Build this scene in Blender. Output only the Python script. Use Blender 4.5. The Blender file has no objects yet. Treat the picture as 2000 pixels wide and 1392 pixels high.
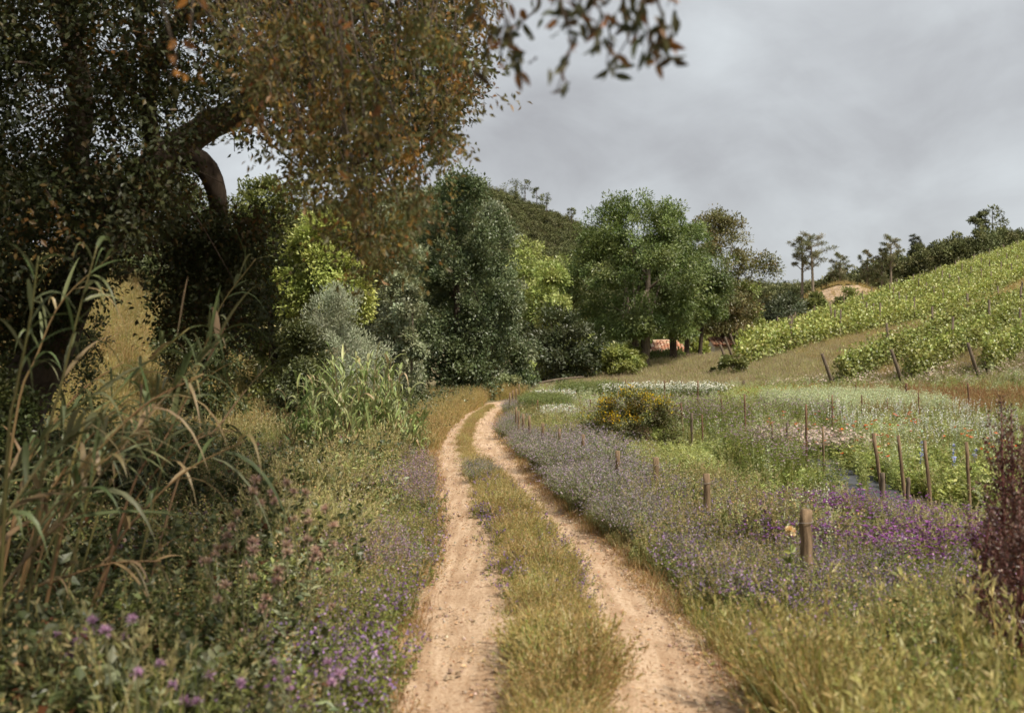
import bpy, math
import numpy as np
from mathutils import Vector

R = np.random.default_rng(11)
scene = bpy.context.scene
COL = scene.collection
F, CAMZ, YH = 1944.0, 2.3, 670.0          # focal length in photo pixels, eye height, horizon row

# ------------------------------------------------------------------ camera
cam = bpy.data.cameras.new('camera')
camo = bpy.data.objects.new('camera', cam)
COL.objects.link(camo)
camo.location = (0, 0, CAMZ)
camo.rotation_euler = (math.pi / 2, 0, 0)
cam.sensor_width = 36
cam.lens = 36 * F / 2000
cam.shift_y = -(696 - YH) / 2000
cam.clip_start = 0.05
cam.clip_end = 6000
cam.dof.use_dof = True
cam.dof.focus_distance = 21
cam.dof.aperture_fstop = 1.6
scene.camera = camo

# ------------------------------------------------------------------ sky and sun
TO_SUN = Vector((0.52, -0.50, 0.93)).normalized()
SUN_EL = math.asin(TO_SUN.z)
SUN_ROT = math.atan2(TO_SUN.x, TO_SUN.y)
world = bpy.data.worlds.new('World')
scene.world = world
world.use_nodes = True
wn, wl = world.node_tree.nodes, world.node_tree.links
wn.clear()
out = wn.new('ShaderNodeOutputWorld')
bg = wn.new('ShaderNodeBackground'); bg.inputs['Strength'].default_value = 0.10
sky = wn.new('ShaderNodeTexSky'); sky.sky_type = 'NISHITA'; sky.sun_disc = False
sky.sun_elevation = SUN_EL; sky.sun_rotation = SUN_ROT
tc = wn.new('ShaderNodeTexCoord')
mp = wn.new('ShaderNodeMapping'); mp.inputs['Scale'].default_value = (1.0, 1.0, 1.7)
mp.inputs['Location'].default_value = (0.35, 0.2, 0.15)
n1 = wn.new('ShaderNodeTexNoise'); n1.inputs['Scale'].default_value = 2.6
n1.inputs['Detail'].default_value = 7; n1.inputs['Roughness'].default_value = 0.5; n1.inputs['Distortion'].default_value = 0.25
cr = wn.new('ShaderNodeValToRGB')
cr.color_ramp.elements[0].position = 0.36; cr.color_ramp.elements[0].color = (0.43, 0.43, 0.445, 1)
cr.color_ramp.elements[1].position = 0.66; cr.color_ramp.elements[1].color = (0.74, 0.78, 0.80, 1)
sc_ = wn.new('ShaderNodeVectorMath'); sc_.operation = 'SCALE'; sc_.inputs['Scale'].default_value = 7.5
mx = wn.new('ShaderNodeMix'); mx.data_type = 'RGBA'; mx.inputs['Factor'].default_value = 0.93
wl.new(tc.outputs['Generated'], mp.inputs['Vector']); wl.new(mp.outputs['Vector'], n1.inputs['Vector'])
n2 = wn.new('ShaderNodeTexNoise'); n2.inputs['Scale'].default_value = 6.5; n2.inputs['Detail'].default_value = 8; n2.inputs['Roughness'].default_value = .55; n2.inputs['Distortion'].default_value = .6
wl.new(mp.outputs['Vector'], n2.inputs['Vector'])
nm = wn.new('ShaderNodeMix'); nm.data_type = 'FLOAT'; nm.inputs['Factor'].default_value = .34
wl.new(n1.outputs['Fac'], nm.inputs[2]); wl.new(n2.outputs['Fac'], nm.inputs[3])
wl.new(nm.outputs[0], cr.inputs['Fac']); wl.new(cr.outputs['Color'], sc_.inputs[0])
wl.new(sky.outputs['Color'], mx.inputs['A']); wl.new(sc_.outputs['Vector'], mx.inputs['B'])
wl.new(mx.outputs['Result'], bg.inputs['Color']); wl.new(bg.outputs['Background'], out.inputs['Surface'])

sl = bpy.data.lights.new('sun', 'SUN'); sl.energy = 4.6; sl.angle = math.radians(5.0); sl.color = (1.0, 0.92, 0.80)
so = bpy.data.objects.new('sun', sl); COL.objects.link(so)
so.rotation_euler = (-TO_SUN).to_track_quat('-Z', 'Y').to_euler(); so.location = (40, -10, 60)

vs = scene.view_settings
vs.view_transform = 'Standard'; vs.look = 'None'; vs.exposure = 0.42; vs.gamma = 1.0; vs.use_curve_mapping = False
cy = scene.cycles
cy.max_bounces = 4; cy.diffuse_bounces = 2; cy.glossy_bounces = 2; cy.transmission_bounces = 3
cy.use_denoising = True
cy.use_adaptive_sampling = True; cy.adaptive_threshold = 0.02
cy.use_fast_gi = False

# ------------------------------------------------------------------ terrain
def sstep(x):
    x = np.clip(x, 0, 1); return x * x * (3 - 2 * x)

def gz(X, Y):
    X = np.asarray(X, float); Y = np.asarray(Y, float)
    h = .94 + .15 * (X - 12.4) + .08 * (np.minimum(Y, 150) - 55) - .10 * np.maximum(0, 12.4 - X)
    s = (X - 18.5) * -.773 + (Y - 75) * .635
    h = h - .35 * np.clip(s - 1.5, 0, 26)
    h = h - 2.0 * sstep((Y - 52) / 32) * (1 - sstep((s - 6) / 16)) * sstep((X - 8) / 6)
    k = .5
    z = k * np.log1p(np.exp(np.clip(h / k, -40, 40))) + np.where(h / k > 40, h - 40 * k, 0)
    sx = np.where(X > -15, 64., 120.)
    z = z + 48.5 * np.exp(-((X + 15) / sx) ** 2) * np.exp(-((Y - 330) / 85) ** 2)
    z = z + 4.2 * sstep((-X - 6.2) / 8) * sstep((Y - 15) / 10) * np.exp(-np.maximum(0, Y - 45) / 60)
    z = z + 4.3 * np.exp(-(((X - 41) / 6.5) ** 2) ** 1.4 - ((Y - 130) / 8) ** 2)
    return z

def W(px, py, Y):
    return np.array([(px - 1000) * Y / F, Y, CAMZ - (py - YH) * Y / F])

def ground_at(px, py):
    Y = np.geomspace(3, 400, 3000)
    X = (px - 1000) * Y / F; Z = CAMZ - (py - YH) * Y / F
    below = np.nonzero(Z <= gz(X, Y))[0]
    i = below[0] if len(below) else -1
    return float(X[i]), float(Y[i])

# ------------------------------------------------------------------ materials
def new_mat(name):
    m = bpy.data.materials.new(name); m.use_nodes = True
    m.node_tree.nodes.clear()
    return m, m.node_tree.nodes, m.node_tree.links

def leaf_mat(name, trans=.30, gloss=.05, rough=.45, vary=.22, scale=.9):
    m, n, l = new_mat(name)
    o = n.new('ShaderNodeOutputMaterial')
    a = n.new('ShaderNodeAttribute'); a.attribute_name = 'col'
    g = n.new('ShaderNodeNewGeometry')
    nz = n.new('ShaderNodeTexNoise'); nz.inputs['Scale'].default_value = scale; nz.inputs['Detail'].default_value = 2
    l.new(g.outputs['Position'], nz.inputs['Vector'])
    oi = n.new('ShaderNodeObjectInfo')
    add = n.new('ShaderNodeMath'); add.operation = 'ADD'
    l.new(nz.outputs['Fac'], add.inputs[0]); l.new(oi.outputs['Random'], add.inputs[1])
    mr = n.new('ShaderNodeMapRange'); mr.inputs['From Min'].default_value = .3; mr.inputs['From Max'].default_value = 1.7
    mr.inputs['To Min'].default_value = 1 - vary; mr.inputs['To Max'].default_value = 1 + vary
    l.new(add.outputs[0], mr.inputs['Value'])
    hu = n.new('ShaderNodeMapRange'); hu.inputs['From Min'].default_value = .3; hu.inputs['From Max'].default_value = .7
    hu.inputs['To Min'].default_value = .485; hu.inputs['To Max'].default_value = .515
    l.new(nz.outputs['Fac'], hu.inputs['Value'])
    hs = n.new('ShaderNodeHueSaturation'); hs.inputs['Saturation'].default_value = 1.06
    l.new(mr.outputs['Result'], hs.inputs['Value']); l.new(hu.outputs['Result'], hs.inputs['Hue'])
    l.new(a.outputs['Color'], hs.inputs['Color'])
    d = n.new('ShaderNodeBsdfDiffuse'); t = n.new('ShaderNodeBsdfTranslucent')
    l.new(hs.outputs['Color'], d.inputs['Color']); l.new(hs.outputs['Color'], t.inputs['Color'])
    m1 = n.new('ShaderNodeMixShader'); m1.inputs['Fac'].default_value = trans
    l.new(d.outputs[0], m1.inputs[1]); l.new(t.outputs[0], m1.inputs[2])
    gl = n.new('ShaderNodeBsdfGlossy'); gl.inputs['Roughness'].default_value = rough
    m2 = n.new('ShaderNodeMixShader'); m2.inputs['Fac'].default_value = gloss
    l.new(m1.outputs[0], m2.inputs[1]); l.new(gl.outputs[0], m2.inputs[2])
    l.new(m2.outputs[0], o.inputs['Surface'])
    return m

def solid_mat(name, c1, c2, scale=4., rough=.85, bump=.3, stretch=(1, 1, 1), attr=False, detail=6, lo=.3, hi=.7, dist=.02):
    m, n, l = new_mat(name)
    o = n.new('ShaderNodeOutputMaterial'); p = n.new('ShaderNodeBsdfPrincipled')
    p.inputs['Roughness'].default_value = rough
    p.inputs['Specular IOR Level'].default_value = .25
    t = n.new('ShaderNodeTexCoord'); mpp = n.new('ShaderNodeMapping'); mpp.inputs['Scale'].default_value = stretch
    l.new(t.outputs['Object'], mpp.inputs['Vector'])
    nz = n.new('ShaderNodeTexNoise'); nz.inputs['Scale'].default_value = scale; nz.inputs['Detail'].default_value = detail
    nz.inputs['Roughness'].default_value = .6
    l.new(mpp.outputs['Vector'], nz.inputs['Vector'])
    rp = n.new('ShaderNodeValToRGB')
    rp.color_ramp.elements[0].position = lo; rp.color_ramp.elements[0].color = (*c1, 1)
    rp.color_ramp.elements[1].position = hi; rp.color_ramp.elements[1].color = (*c2, 1)
    l.new(nz.outputs['Fac'], rp.inputs['Fac'])
    src = rp.outputs['Color']
    if attr:
        a = n.new('ShaderNodeAttribute'); a.attribute_name = 'col'
        mu = n.new('ShaderNodeMix'); mu.data_type = 'RGBA'; mu.blend_type = 'MULTIPLY'; mu.inputs['Factor'].default_value = 1
        l.new(a.outputs['Color'], mu.inputs['A']); l.new(src, mu.inputs['B']); src = mu.outputs['Result']
    l.new(src, p.inputs['Base Color'])
    b = n.new('ShaderNodeBump'); b.inputs['Strength'].default_value = bump; b.inputs['Distance'].default_value = dist
    l.new(nz.outputs['Fac'], b.inputs['Height']); l.new(b.outputs['Normal'], p.inputs['Normal'])
    l.new(p.outputs[0], o.inputs['Surface'])
    return m

M_LEAF = leaf_mat('leaf')
M_LEAF_NEAR = leaf_mat('oak_leaf', trans=.38, gloss=.025, rough=.5, vary=.3, scale=1.6)
M_FAR = leaf_mat('far_leaf', trans=.15, gloss=.02, vary=.3, scale=.06)
M_GRASS = leaf_mat('grass', trans=.35, gloss=.03, vary=.2, scale=.7)
M_FLOWER = leaf_mat('flower', trans=.35, gloss=.0, vary=.12, scale=1.5)
M_CANE = leaf_mat('cane', trans=.28, gloss=.03, rough=.45, vary=.15, scale=2)
M_BARK = solid_mat('bark', (.03, .022, .016), (.115, .085, .062), 9, .95, .9, (1, 1, .25))
M_BARK_PALE = solid_mat('pale_bark', (.09, .07, .05), (.26, .21, .16), 9, .95, .7, (1, 1, .3))
M_WOOD = solid_mat('post_wood', (.06, .038, .022), (.34, .235, .14), 22, .9, 1.0, (1, 1, .12))
M_WOODGREY = solid_mat('weathered_wood', (.055, .042, .03), (.19, .145, .10), 14, .9, .6, (1, 1, .12))
M_RUST = solid_mat('red_stake_wood', (.09, .05, .03), (.25, .14, .08), 14, .9, .5, (1, 1, .12))
M_GROUND = solid_mat('ground', (.72, .70, .66), (1.2, 1.2, 1.2), 1.7, 1., .6, attr=True)
M_FABRIC = solid_mat('weed_fabric', (.045, .047, .052), (.085, .088, .095), 5, .55, .4)
M_PLASTER = solid_mat('plaster', (.42, .36, .29), (.6, .54, .46), 3, .95, .3)
M_TILE = solid_mat('roof_tile', (.75, .72, .7), (1.1, 1.05, 1.0), 6, .9, .3, attr=True)
M_PIPE = solid_mat('dead_wood', (.18, .15, .12), (.42, .38, .33), 12, .8, .4)

# road: pale sand with pebbly grit and darker damp streaks
M_ROAD, n, l = new_mat('dirt_road')
o = n.new('ShaderNodeOutputMaterial'); p = n.new('ShaderNodeBsdfPrincipled'); p.inputs['Roughness'].default_value = .95
p.inputs['Specular IOR Level'].default_value = .15
tcd = n.new('ShaderNodeTexCoord')
na = n.new('ShaderNodeTexNoise'); na.inputs['Scale'].default_value = 1.3; na.inputs['Detail'].default_value = 9; na.inputs['Roughness'].default_value = .65
nb = n.new('ShaderNodeTexNoise'); nb.inputs['Scale'].default_value = 38; nb.inputs['Detail'].default_value = 4; nb.inputs['Roughness'].default_value = .7
l.new(tcd.outputs['Object'], na.inputs['Vector']); l.new(tcd.outputs['Object'], nb.inputs['Vector'])
ra = n.new('ShaderNodeValToRGB'); ra.color_ramp.elements[0].position = .32; ra.color_ramp.elements[0].color = (.44, .315, .215, 1)
ra.color_ramp.elements[1].position = .62; ra.color_ramp.elements[1].color = (.55, .42, .305, 1)
l.new(na.outputs['Fac'], ra.inputs['Fac'])
rb = n.new('ShaderNodeValToRGB'); rb.color_ramp.elements[0].position = .36; rb.color_ramp.elements[0].color = (.72, .62, .52, 1)
rb.color_ramp.elements[1].position = .52; rb.color_ramp.elements[1].color = (1.04, 1.03, 1.0, 1)
l.new(nb.outputs['Fac'], rb.inputs['Fac'])
ms = n.new('ShaderNodeMapping'); ms.inputs['Scale'].default_value = (7, .55, 1); l.new(tcd.outputs['Object'], ms.inputs['Vector'])
ns = n.new('ShaderNodeTexNoise'); ns.inputs['Scale'].default_value = 1.4; ns.inputs['Detail'].default_value = 6; l.new(ms.outputs['Vector'], ns.inputs['Vector'])
rs = n.new('ShaderNodeValToRGB'); rs.color_ramp.elements[0].position = .38; rs.color_ramp.elements[0].color = (.80, .74, .68, 1)
rs.color_ramp.elements[1].position = .58; rs.color_ramp.elements[1].color = (1.05, 1.04, 1.03, 1); l.new(ns.outputs['Fac'], rs.inputs['Fac'])
mu0 = n.new('ShaderNodeMix'); mu0.data_type = 'RGBA'; mu0.blend_type = 'MULTIPLY'; mu0.inputs['Factor'].default_value = 1
l.new(ra.outputs['Color'], mu0.inputs['A']); l.new(rs.outputs['Color'], mu0.inputs['B'])
mu = n.new('ShaderNodeMix'); mu.data_type = 'RGBA'; mu.blend_type = 'MULTIPLY'; mu.inputs['Factor'].default_value = 1
l.new(mu0.outputs['Result'], mu.inputs['A']); l.new(rb.outputs['Color'], mu.inputs['B'])
l.new(mu.outputs['Result'], p.inputs['Base Color'])
ad = n.new('ShaderNodeMath'); ad.operation = 'ADD'; l.new(na.outputs['Fac'], ad.inputs[0]); l.new(nb.outputs['Fac'], ad.inputs[1])
bp = n.new('ShaderNodeBump'); bp.inputs['Strength'].default_value = .7; bp.inputs['Distance'].default_value = .03
l.new(ad.outputs[0], bp.inputs['Height']); l.new(bp.outputs['Normal'], p.inputs['Normal']); l.new(p.outputs[0], o.inputs['Surface'])

# ------------------------------------------------------------------ mesh helpers
def unit(v):
    return v / np.maximum(1e-9, np.linalg.norm(v, axis=-1, keepdims=True))

def rdir(n):
    return unit(R.normal(size=(n, 3)))

def pick(pal, n, jit=.12):
    """n colours drawn from a palette [(weight, (r, g, b))], each jittered."""
    w = np.array([p[0] for p in pal], float); c = np.array([p[1] for p in pal], float)
    green = (c[:, 1] >= c.max(1)) ; c[green] *= [1.36, 1.20, 1.12]; c[green, 0] = np.minimum(c[green, 0], c[green, 1] * .93)
    k = R.choice(len(pal), n, p=w / w.sum())
    return c[k] * (1 + R.normal(0, jit, (n, 1))).clip(.55, 1.6) * (1 + R.normal(0, jit * .35, (n, 3)))

class MB:
    def __init__(self):
        self.v, self.c, self.q, self.t, self.n = [], [], [], [], 0
    def add(self, V, C, Q=None, T=None):
        V = np.asarray(V, float).reshape(-1, 3)
        C = np.broadcast_to(np.asarray(C, float), V.shape)
        if Q is not None and len(Q): self.q.append(np.asarray(Q, int).reshape(-1, 4) + self.n)
        if T is not None and len(T): self.t.append(np.asarray(T, int).reshape(-1, 3) + self.n)
        self.v.append(V); self.c.append(C); self.n += len(V)
        return self
    def mesh(self, name, mat, smooth=False, origin=None):
        V = np.concatenate(self.v); C = np.concatenate(self.c).clip(0, 1)
        if origin is not None: V = V - np.asarray(origin)
        Q = np.concatenate(self.q) if self.q else np.zeros((0, 4), int)
        T = np.concatenate(self.t) if self.t else np.zeros((0, 3), int)
        me = bpy.data.meshes.new(name)
        me.vertices.add(len(V)); me.vertices.foreach_set('co', V.astype(np.float32).ravel())
        me.loops.add(Q.size + T.size)
        me.loops.foreach_set('vertex_index', np.concatenate([Q.ravel(), T.ravel()]).astype(np.int32))
        me.polygons.add(len(Q) + len(T))
        st = np.concatenate([np.arange(len(Q)) * 4, Q.size + np.arange(len(T)) * 3]).astype(np.int32)
        me.polygons.foreach_set('loop_start', st)
        me.polygons.foreach_set('use_smooth', np.full(len(Q) + len(T), smooth))
        ca = me.color_attributes.new('col', 'FLOAT_COLOR', 'POINT')
        ca.data.foreach_set('color', np.concatenate([C, np.ones((len(C), 1))], 1).astype(np.float32).ravel())
        me.materials.append(mat)
        me.update(calc_edges=True)
        return me
    # --- shapes
    def kites(self, P, D, L, Wd, C, fold=.10, side=None):
        """leaf shaped quads growing from P along D."""
        n = len(P); L = np.broadcast_to(L, n)[:, None]; Wd = np.broadcast_to(Wd, n)[:, None]
        S = unit(np.cross(D, rdir(n) if side is None else side)); N = np.cross(S, D)
        mid = P + D * L * .45 + N * L * fold
        V = np.stack([P, mid + S * Wd * .5, P + D * L, mid - S * Wd * .5], 1)
        C = np.repeat(np.broadcast_to(C, (n, 3)), 4, 0)
        return self.add(V, C, np.arange(4 * n))
    def blades(self, P, O, H, lean, Wd, C, segs=3, tip=None):
        n = len(P); H = np.broadcast_to(H, n)[:, None]; lean = np.broadcast_to(lean, n)[:, None]
        Wd = np.broadcast_to(Wd, n)[:, None]
        S = unit(np.cross(O, [0, 0, 1.]) + R.normal(0, .35, (n, 3)) * [1, 1, .2])
        rows, cols = [], []
        C = np.broadcast_to(C, (n, 3)); tipc = C if tip is None else np.broadcast_to(tip, (n, 3))
        for k in range(segs + 1):
            t = k / segs
            c = P + np.array([0, 0, 1.]) * H * (t - .38 * lean * t * t) + O * H * lean * t * t
            w = Wd * max(.06, (1 - t ** 1.7))
            rows += [c - S * w * .5, c + S * w * .5]; cols += [C * (1 - t) + tipc * t] * 2
        V = np.stack(rows, 1); m = 2 * (segs + 1)
        q = np.array([[2 * k, 2 * k + 1, 2 * k + 3, 2 * k + 2] for k in range(segs)])
        Q = (np.arange(n)[:, None, None] * m + q[None]).reshape(-1, 4)
        return self.add(V, np.stack(cols, 1).reshape(-1, 3), Q)
    def tube(self, pts, rad, sides=6, C=(1, 1, 1), cap=True, wob=0):
        pts = np.asarray(pts, float); k = len(pts); rad = np.broadcast_to(rad, k)
        T = unit(np.gradient(pts, axis=0)); ref = np.array([.31, .22, .92]) if abs(T[0] @ [.31, .22, .92]) < .9 else np.array([1., 0, 0])
        A = unit(np.cross(T, ref)); B = np.cross(T, A)
        a = np.arange(sides) * 2 * math.pi / sides
        rr = rad[:, None] * (1 + R.normal(0, wob, (k, sides)))
        V = pts[:, None] + (np.cos(a)[None, :, None] * A[:, None] + np.sin(a)[None, :, None] * B[:, None]) * rr[..., None]
        i = np.arange(k - 1)[:, None] * sides; j = np.arange(sides)[None]; j2 = (j + 1) % sides
        Q = np.stack([i + j, i + j2, i + sides + j2, i + sides + j], -1).reshape(-1, 4)
        Tt = []
        V = V.reshape(-1, 3)
        if cap:
            V = np.concatenate([V, pts[-1:] + T[-1:] * rad[-1] * .15])
            e = len(V) - 1; b = (k - 1) * sides
            Tt = [[b + s, b + (s + 1) % sides, e] for s in range(sides)]
        return self.add(V, C, Q, Tt)

def spline(pts, n):
    pts = np.asarray(pts, float); k = len(pts)
    t = np.linspace(0, k - 1, n); i = np.clip(t.astype(int), 0, k - 2); u = (t - i)[:, None]
    p = np.concatenate([[2 * pts[0] - pts[1]], pts, [2 * pts[-1] - pts[-2]]])
    a, b, c, d = p[i], p[i + 1], p[i + 2], p[i + 3]
    return .5 * ((2 * b) + (c - a) * u + (2 * a - 5 * b + 4 * c - d) * u ** 2 + (3 * b - a - 3 * c + d) * u ** 3)

# ------------------------------------------------------------------ object helpers
def tag(o, label=None, cat=None, group=None, kind=None):
    if label: o['label'] = label
    if cat: o['category'] = cat
    if group: o['group'] = group
    if kind: o['kind'] = kind
    return o

def obj(name, me, parent=None, loc=None):
    o = bpy.data.objects.new(name, me); COL.objects.link(o)
    if parent: o.parent = parent
    if loc is not None: o.location = loc
    return o

def empty(name, loc, label, cat, group=None, rz=0):
    o = bpy.data.objects.new(name, None); COL.objects.link(o); o.location = loc; o.rotation_euler.z = rz
    o.empty_display_size = .1
    return tag(o, label, cat, group)

def scatter(name, label, cat, protos, X, Y, scl, kind='stuff', z=None, tilt=.12, parent=None, idx=None, sz=None):
    """one stuff object: copies of the prototype meshes standing at the points (X, Y)."""
    n = len(X); Z = gz(X, Y) if z is None else z
    me = bpy.data.meshes.new(name); me.vertices.add(n)
    me.vertices.foreach_set('co', np.stack([X, Y, Z], 1).astype(np.float32).ravel())
    rot = np.stack([R.normal(0, tilt, n), R.normal(0, tilt, n), R.uniform(0, 6.283, n)], 1).astype(np.float32)
    me.attributes.new('rot', 'FLOAT_VECTOR', 'POINT').data.foreach_set('vector', rot.ravel())
    s = np.broadcast_to(scl, n).astype(np.float32)
    s3 = np.stack([s, s, s * (1 if sz is None else sz)], 1).astype(np.float32)
    me.attributes.new('scl', 'FLOAT_VECTOR', 'POINT').data.foreach_set('vector', s3.ravel())
    ix = (R.integers(0, len(protos), n) if idx is None else idx).astype(np.int32)
    me.attributes.new('idx', 'INT', 'POINT').data.foreach_set('value', ix)
    pc = bpy.data.collections.new(name + '_kinds')
    for i, pm in enumerate(protos):
        pc.objects.link(bpy.data.objects.new('%s_kind_%02d' % (name, i), pm))
    ng = bpy.data.node_groups.new(name, 'GeometryNodeTree')
    ng.interface.new_socket('Geometry', in_out='INPUT', socket_type='NodeSocketGeometry')
    ng.interface.new_socket('Geometry', in_out='OUTPUT', socket_type='NodeSocketGeometry')
    N, L = ng.nodes, ng.links
    gi = N.new('NodeGroupInput'); go = N.new('NodeGroupOutput')
    ip = N.new('GeometryNodeInstanceOnPoints'); ci = N.new('GeometryNodeCollectionInfo')
    ci.inputs['Collection'].default_value = pc; ci.inputs['Separate Children'].default_value = True
    ci.inputs['Reset Children'].default_value = True
    ip.inputs['Pick Instance'].default_value = True
    def na(nm, ty):
        q = N.new('GeometryNodeInputNamedAttribute'); q.data_type = ty; q.inputs['Name'].default_value = nm
        return q.outputs['Attribute']
    er = N.new('FunctionNodeEulerToRotation'); L.new(na('rot', 'FLOAT_VECTOR'), er.inputs[0])
    L.new(gi.outputs[0], ip.inputs['Points']); L.new(ci.outputs[0], ip.inputs['Instance'])
    L.new(na('idx', 'INT'), ip.inputs['Instance Index']); L.new(er.outputs[0], ip.inputs['Rotation'])
    L.new(na('scl', 'FLOAT_VECTOR'), ip.inputs['Scale'])
    L.new(ip.outputs[0], go.inputs[0])
    o = obj(name, me, parent)
    md = o.modifiers.new('scatter', 'NODES'); md.node_group = ng
    return tag(o, label, cat, None, kind)

# ------------------------------------------------------------------ road edges (photo rows measured along the track)
def edge(pts):
    a = np.array(pts, float); Y = CAMZ * F / (a[:, 1] - YH); X = (a[:, 0] - 1000) * Y / F
    o = np.argsort(Y); return X[o], Y[o]
_LL = edge([(783, 1392), (792, 1294), (834, 1165), (862, 1073), (861, 981), (850, 888), (855, 865), (878, 833), (914, 805), (940, 794)])
_LR = edge([(995, 1392), (995, 1257), (981, 1165), (958, 1073), (931, 981), (908, 925), (894, 884), (898, 861), (910, 833), (931, 810), (955, 796)])
_RL = edge([(1217, 1392), (1203, 1303), (1170, 1211), (1152, 1142), (1101, 1073), (1041, 1004), (981, 934), (934, 888), (917, 865), (926, 833), (942, 810), (962, 796)])
_RR = edge([(1470, 1392), (1387, 1299), (1321, 1220), (1273, 1172), (1232, 1125), (1171, 1061), (1117, 1013), (1044, 950), (995, 888), (973, 856), (970, 819), (983, 795)])
def efun(e):
    X, Y = e
    s0 = (X[1] - X[0]) / (Y[1] - Y[0])
    def f(y):
        y = np.asarray(y, float); v = np.interp(y, Y, X)
        return np.where(y < Y[0], X[0] + s0 * .6 * (y - Y[0]), v)
    return f
eLL, eLR, eRL, eRR = map(efun, (_LL, _LR, _RL, _RR))

# ------------------------------------------------------------------ ground sheet
def grid_axis(lo, hi, n, c, k):
    u = np.linspace(-1, 1, n); s = np.sinh(k * u) / np.sinh(k)
    return np.where(s < 0, c + s * (c - lo), c + s * (hi - c))
gx = grid_axis(-1400, 1500, 180, 4, 6.2); gy = np.concatenate([np.linspace(-30, 60, 125), 60 + (np.geomspace(1, 40, 90) - 1) / 39 * 2400])[:]
gy = np.unique(gy)
GX, GY = np.meshgrid(gx, gy)
GZ = gz(GX, GY) - .012
wob = R.normal(0, .02, GX.shape) * ((GY > 2) & (GY < 60))
on_road = (GX > eLL(GY) - .4) & (GX < eRR(GY) + .4) & (GY < 40)
GZ = GZ + np.where(on_road, -.02, wob)
base = np.zeros(GX.shape + (3,)) + [.17, .14, .075]
def blend(mask, c):
    global base
    base = base * (1 - mask[..., None]) + np.array(c) * mask[..., None]
blend(sstep((GX + 1) / 2) * sstep((50 - GY) / 6), (.15, .12, .075))                      # flower field soil
blend(sstep((-GX - 3) / 4) * sstep((16 - GY) / 5), (.06, .048, .03))                     # leaf mould under the oak
blend(sstep((-GX - 6) / 3) * sstep((GY - 15) / 5) * sstep((60 - GY) / 10), (.33, .28, .12))   # dry meadow bank
blend(sstep((GY - 44) / 8) * sstep((GX - 2) / 4), (.29, .26, .12))                     # grass slope
blend(sstep((GY - 150) / 30), (.045, .052, .025))                                        # wooded hills
md = np.exp(-(((GX - 41) / 6.5) ** 2) ** 1.4 - ((GY - 127) / 8) ** 2); blend(np.clip(md * 2.2, 0, 1), (.42, .31, .21))
ny, nx = GX.shape
ii = (np.arange(ny - 1)[:, None] * nx + np.arange(nx - 1)[None]).ravel()
g = MB(); g.add(np.stack([GX, GY, GZ], -1).reshape(-1, 3), base.reshape(-1, 3), np.stack([ii, ii + 1, ii + nx + 1, ii + nx], 1))
tag(obj('ground', g.mesh('ground', M_GROUND, True)), 'valley floor and hillsides under the grass, flowers and woods', 'ground', kind='structure')

# ------------------------------------------------------------------ dirt road, two wheel ruts with a low crown between them
ys = np.concatenate([np.linspace(-4, 6, 30), np.geomspace(6, 35.9, 150)[1:]])
us = np.linspace(0, 1, 33)
rows = []
def smooth_noise(n, k):
    a = R.normal(size=n); ker = np.hanning(k); ker /= ker.sum()
    return np.convolve(np.pad(a, k, 'wrap'), ker, 'same')[k:-k]
jl, jr = smooth_noise(len(ys), 11) * .10, smooth_noise(len(ys), 11) * .10
for i, y in enumerate(ys):
    e = np.array([eLL(y) - .30 + jl[i], eLR(y), eRL(y), eRR(y) + .30 + jr[i]])
    x = np.interp(us, [0, .38, .62, 1], e)
    z = np.interp(us, [0, .1, .19, .3, .38, .5, .62, .7, .81, .9, 1], [-.03, .0, -.012, 0, .02, .035, .02, 0, -.012, 0, -.03]) + .012
    rows.append(np.stack([x, np.full_like(x, y), z + R.normal(0, .004, len(x))], 1))
# past the visible bend the track swings to the far right behind the fence
lastx = rows[-1]; ctr = lastx.mean(0); half = (lastx - ctr)
for k in range(1, 15):
    a = k / 14 * 1.25
    c = ctr + np.array([6.5 * (1 - math.cos(a)), 6.5 * math.sin(a), 0])
    rows.append(np.stack([c[0] + half[:, 0] * math.cos(a) * 1.05, c[1] - half[:, 0] * math.sin(a), lastx[:, 2]], 1))
V = np.array(rows); ny, nx = V.shape[:2]
ii = (np.arange(ny - 1)[:, None] * nx + np.arange(nx - 1)[None]).ravel()
g = MB(); g.add(V.reshape(-1, 3), (1, 1, 1), np.stack([ii, ii + 1, ii + nx + 1, ii + nx], 1))
tag(obj('dirt_road', g.mesh('dirt_road', M_ROAD, True)), 'pale sandy farm track with two wheel ruts curving away', 'road', kind='structure')

# ------------------------------------------------------------------ plant prototypes
STRAW = [(3, (.47, .34, .15)), (2, (.38, .29, .12)), (1, (.55, .43, .22)), (.8, (.27, .27, .09))]
GREENGOLD = [(2, (.27, .27, .09)), (2, (.19, .22, .07)), (2, (.40, .33, .13)), (1, (.46, .38, .18))]
GREEN = [(3, (.12, .165, .05)), (2, (.17, .20, .065)), (1, (.085, .125, .04))]
OLIVE = [(3, (.155, .19, .065)), (2, (.22, .25, .095)), (1, (.105, .13, .045))]
GREYGREEN = [(3, (.20, .215, .125)), (2, (.26, .27, .17)), (1, (.13, .15, .075))]
DARK = [(3, (.05, .072, .026)), (2, (.075, .095, .035)), (.6, (.12, .14, .05)), (.4, (.12, .085, .03))]

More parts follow.
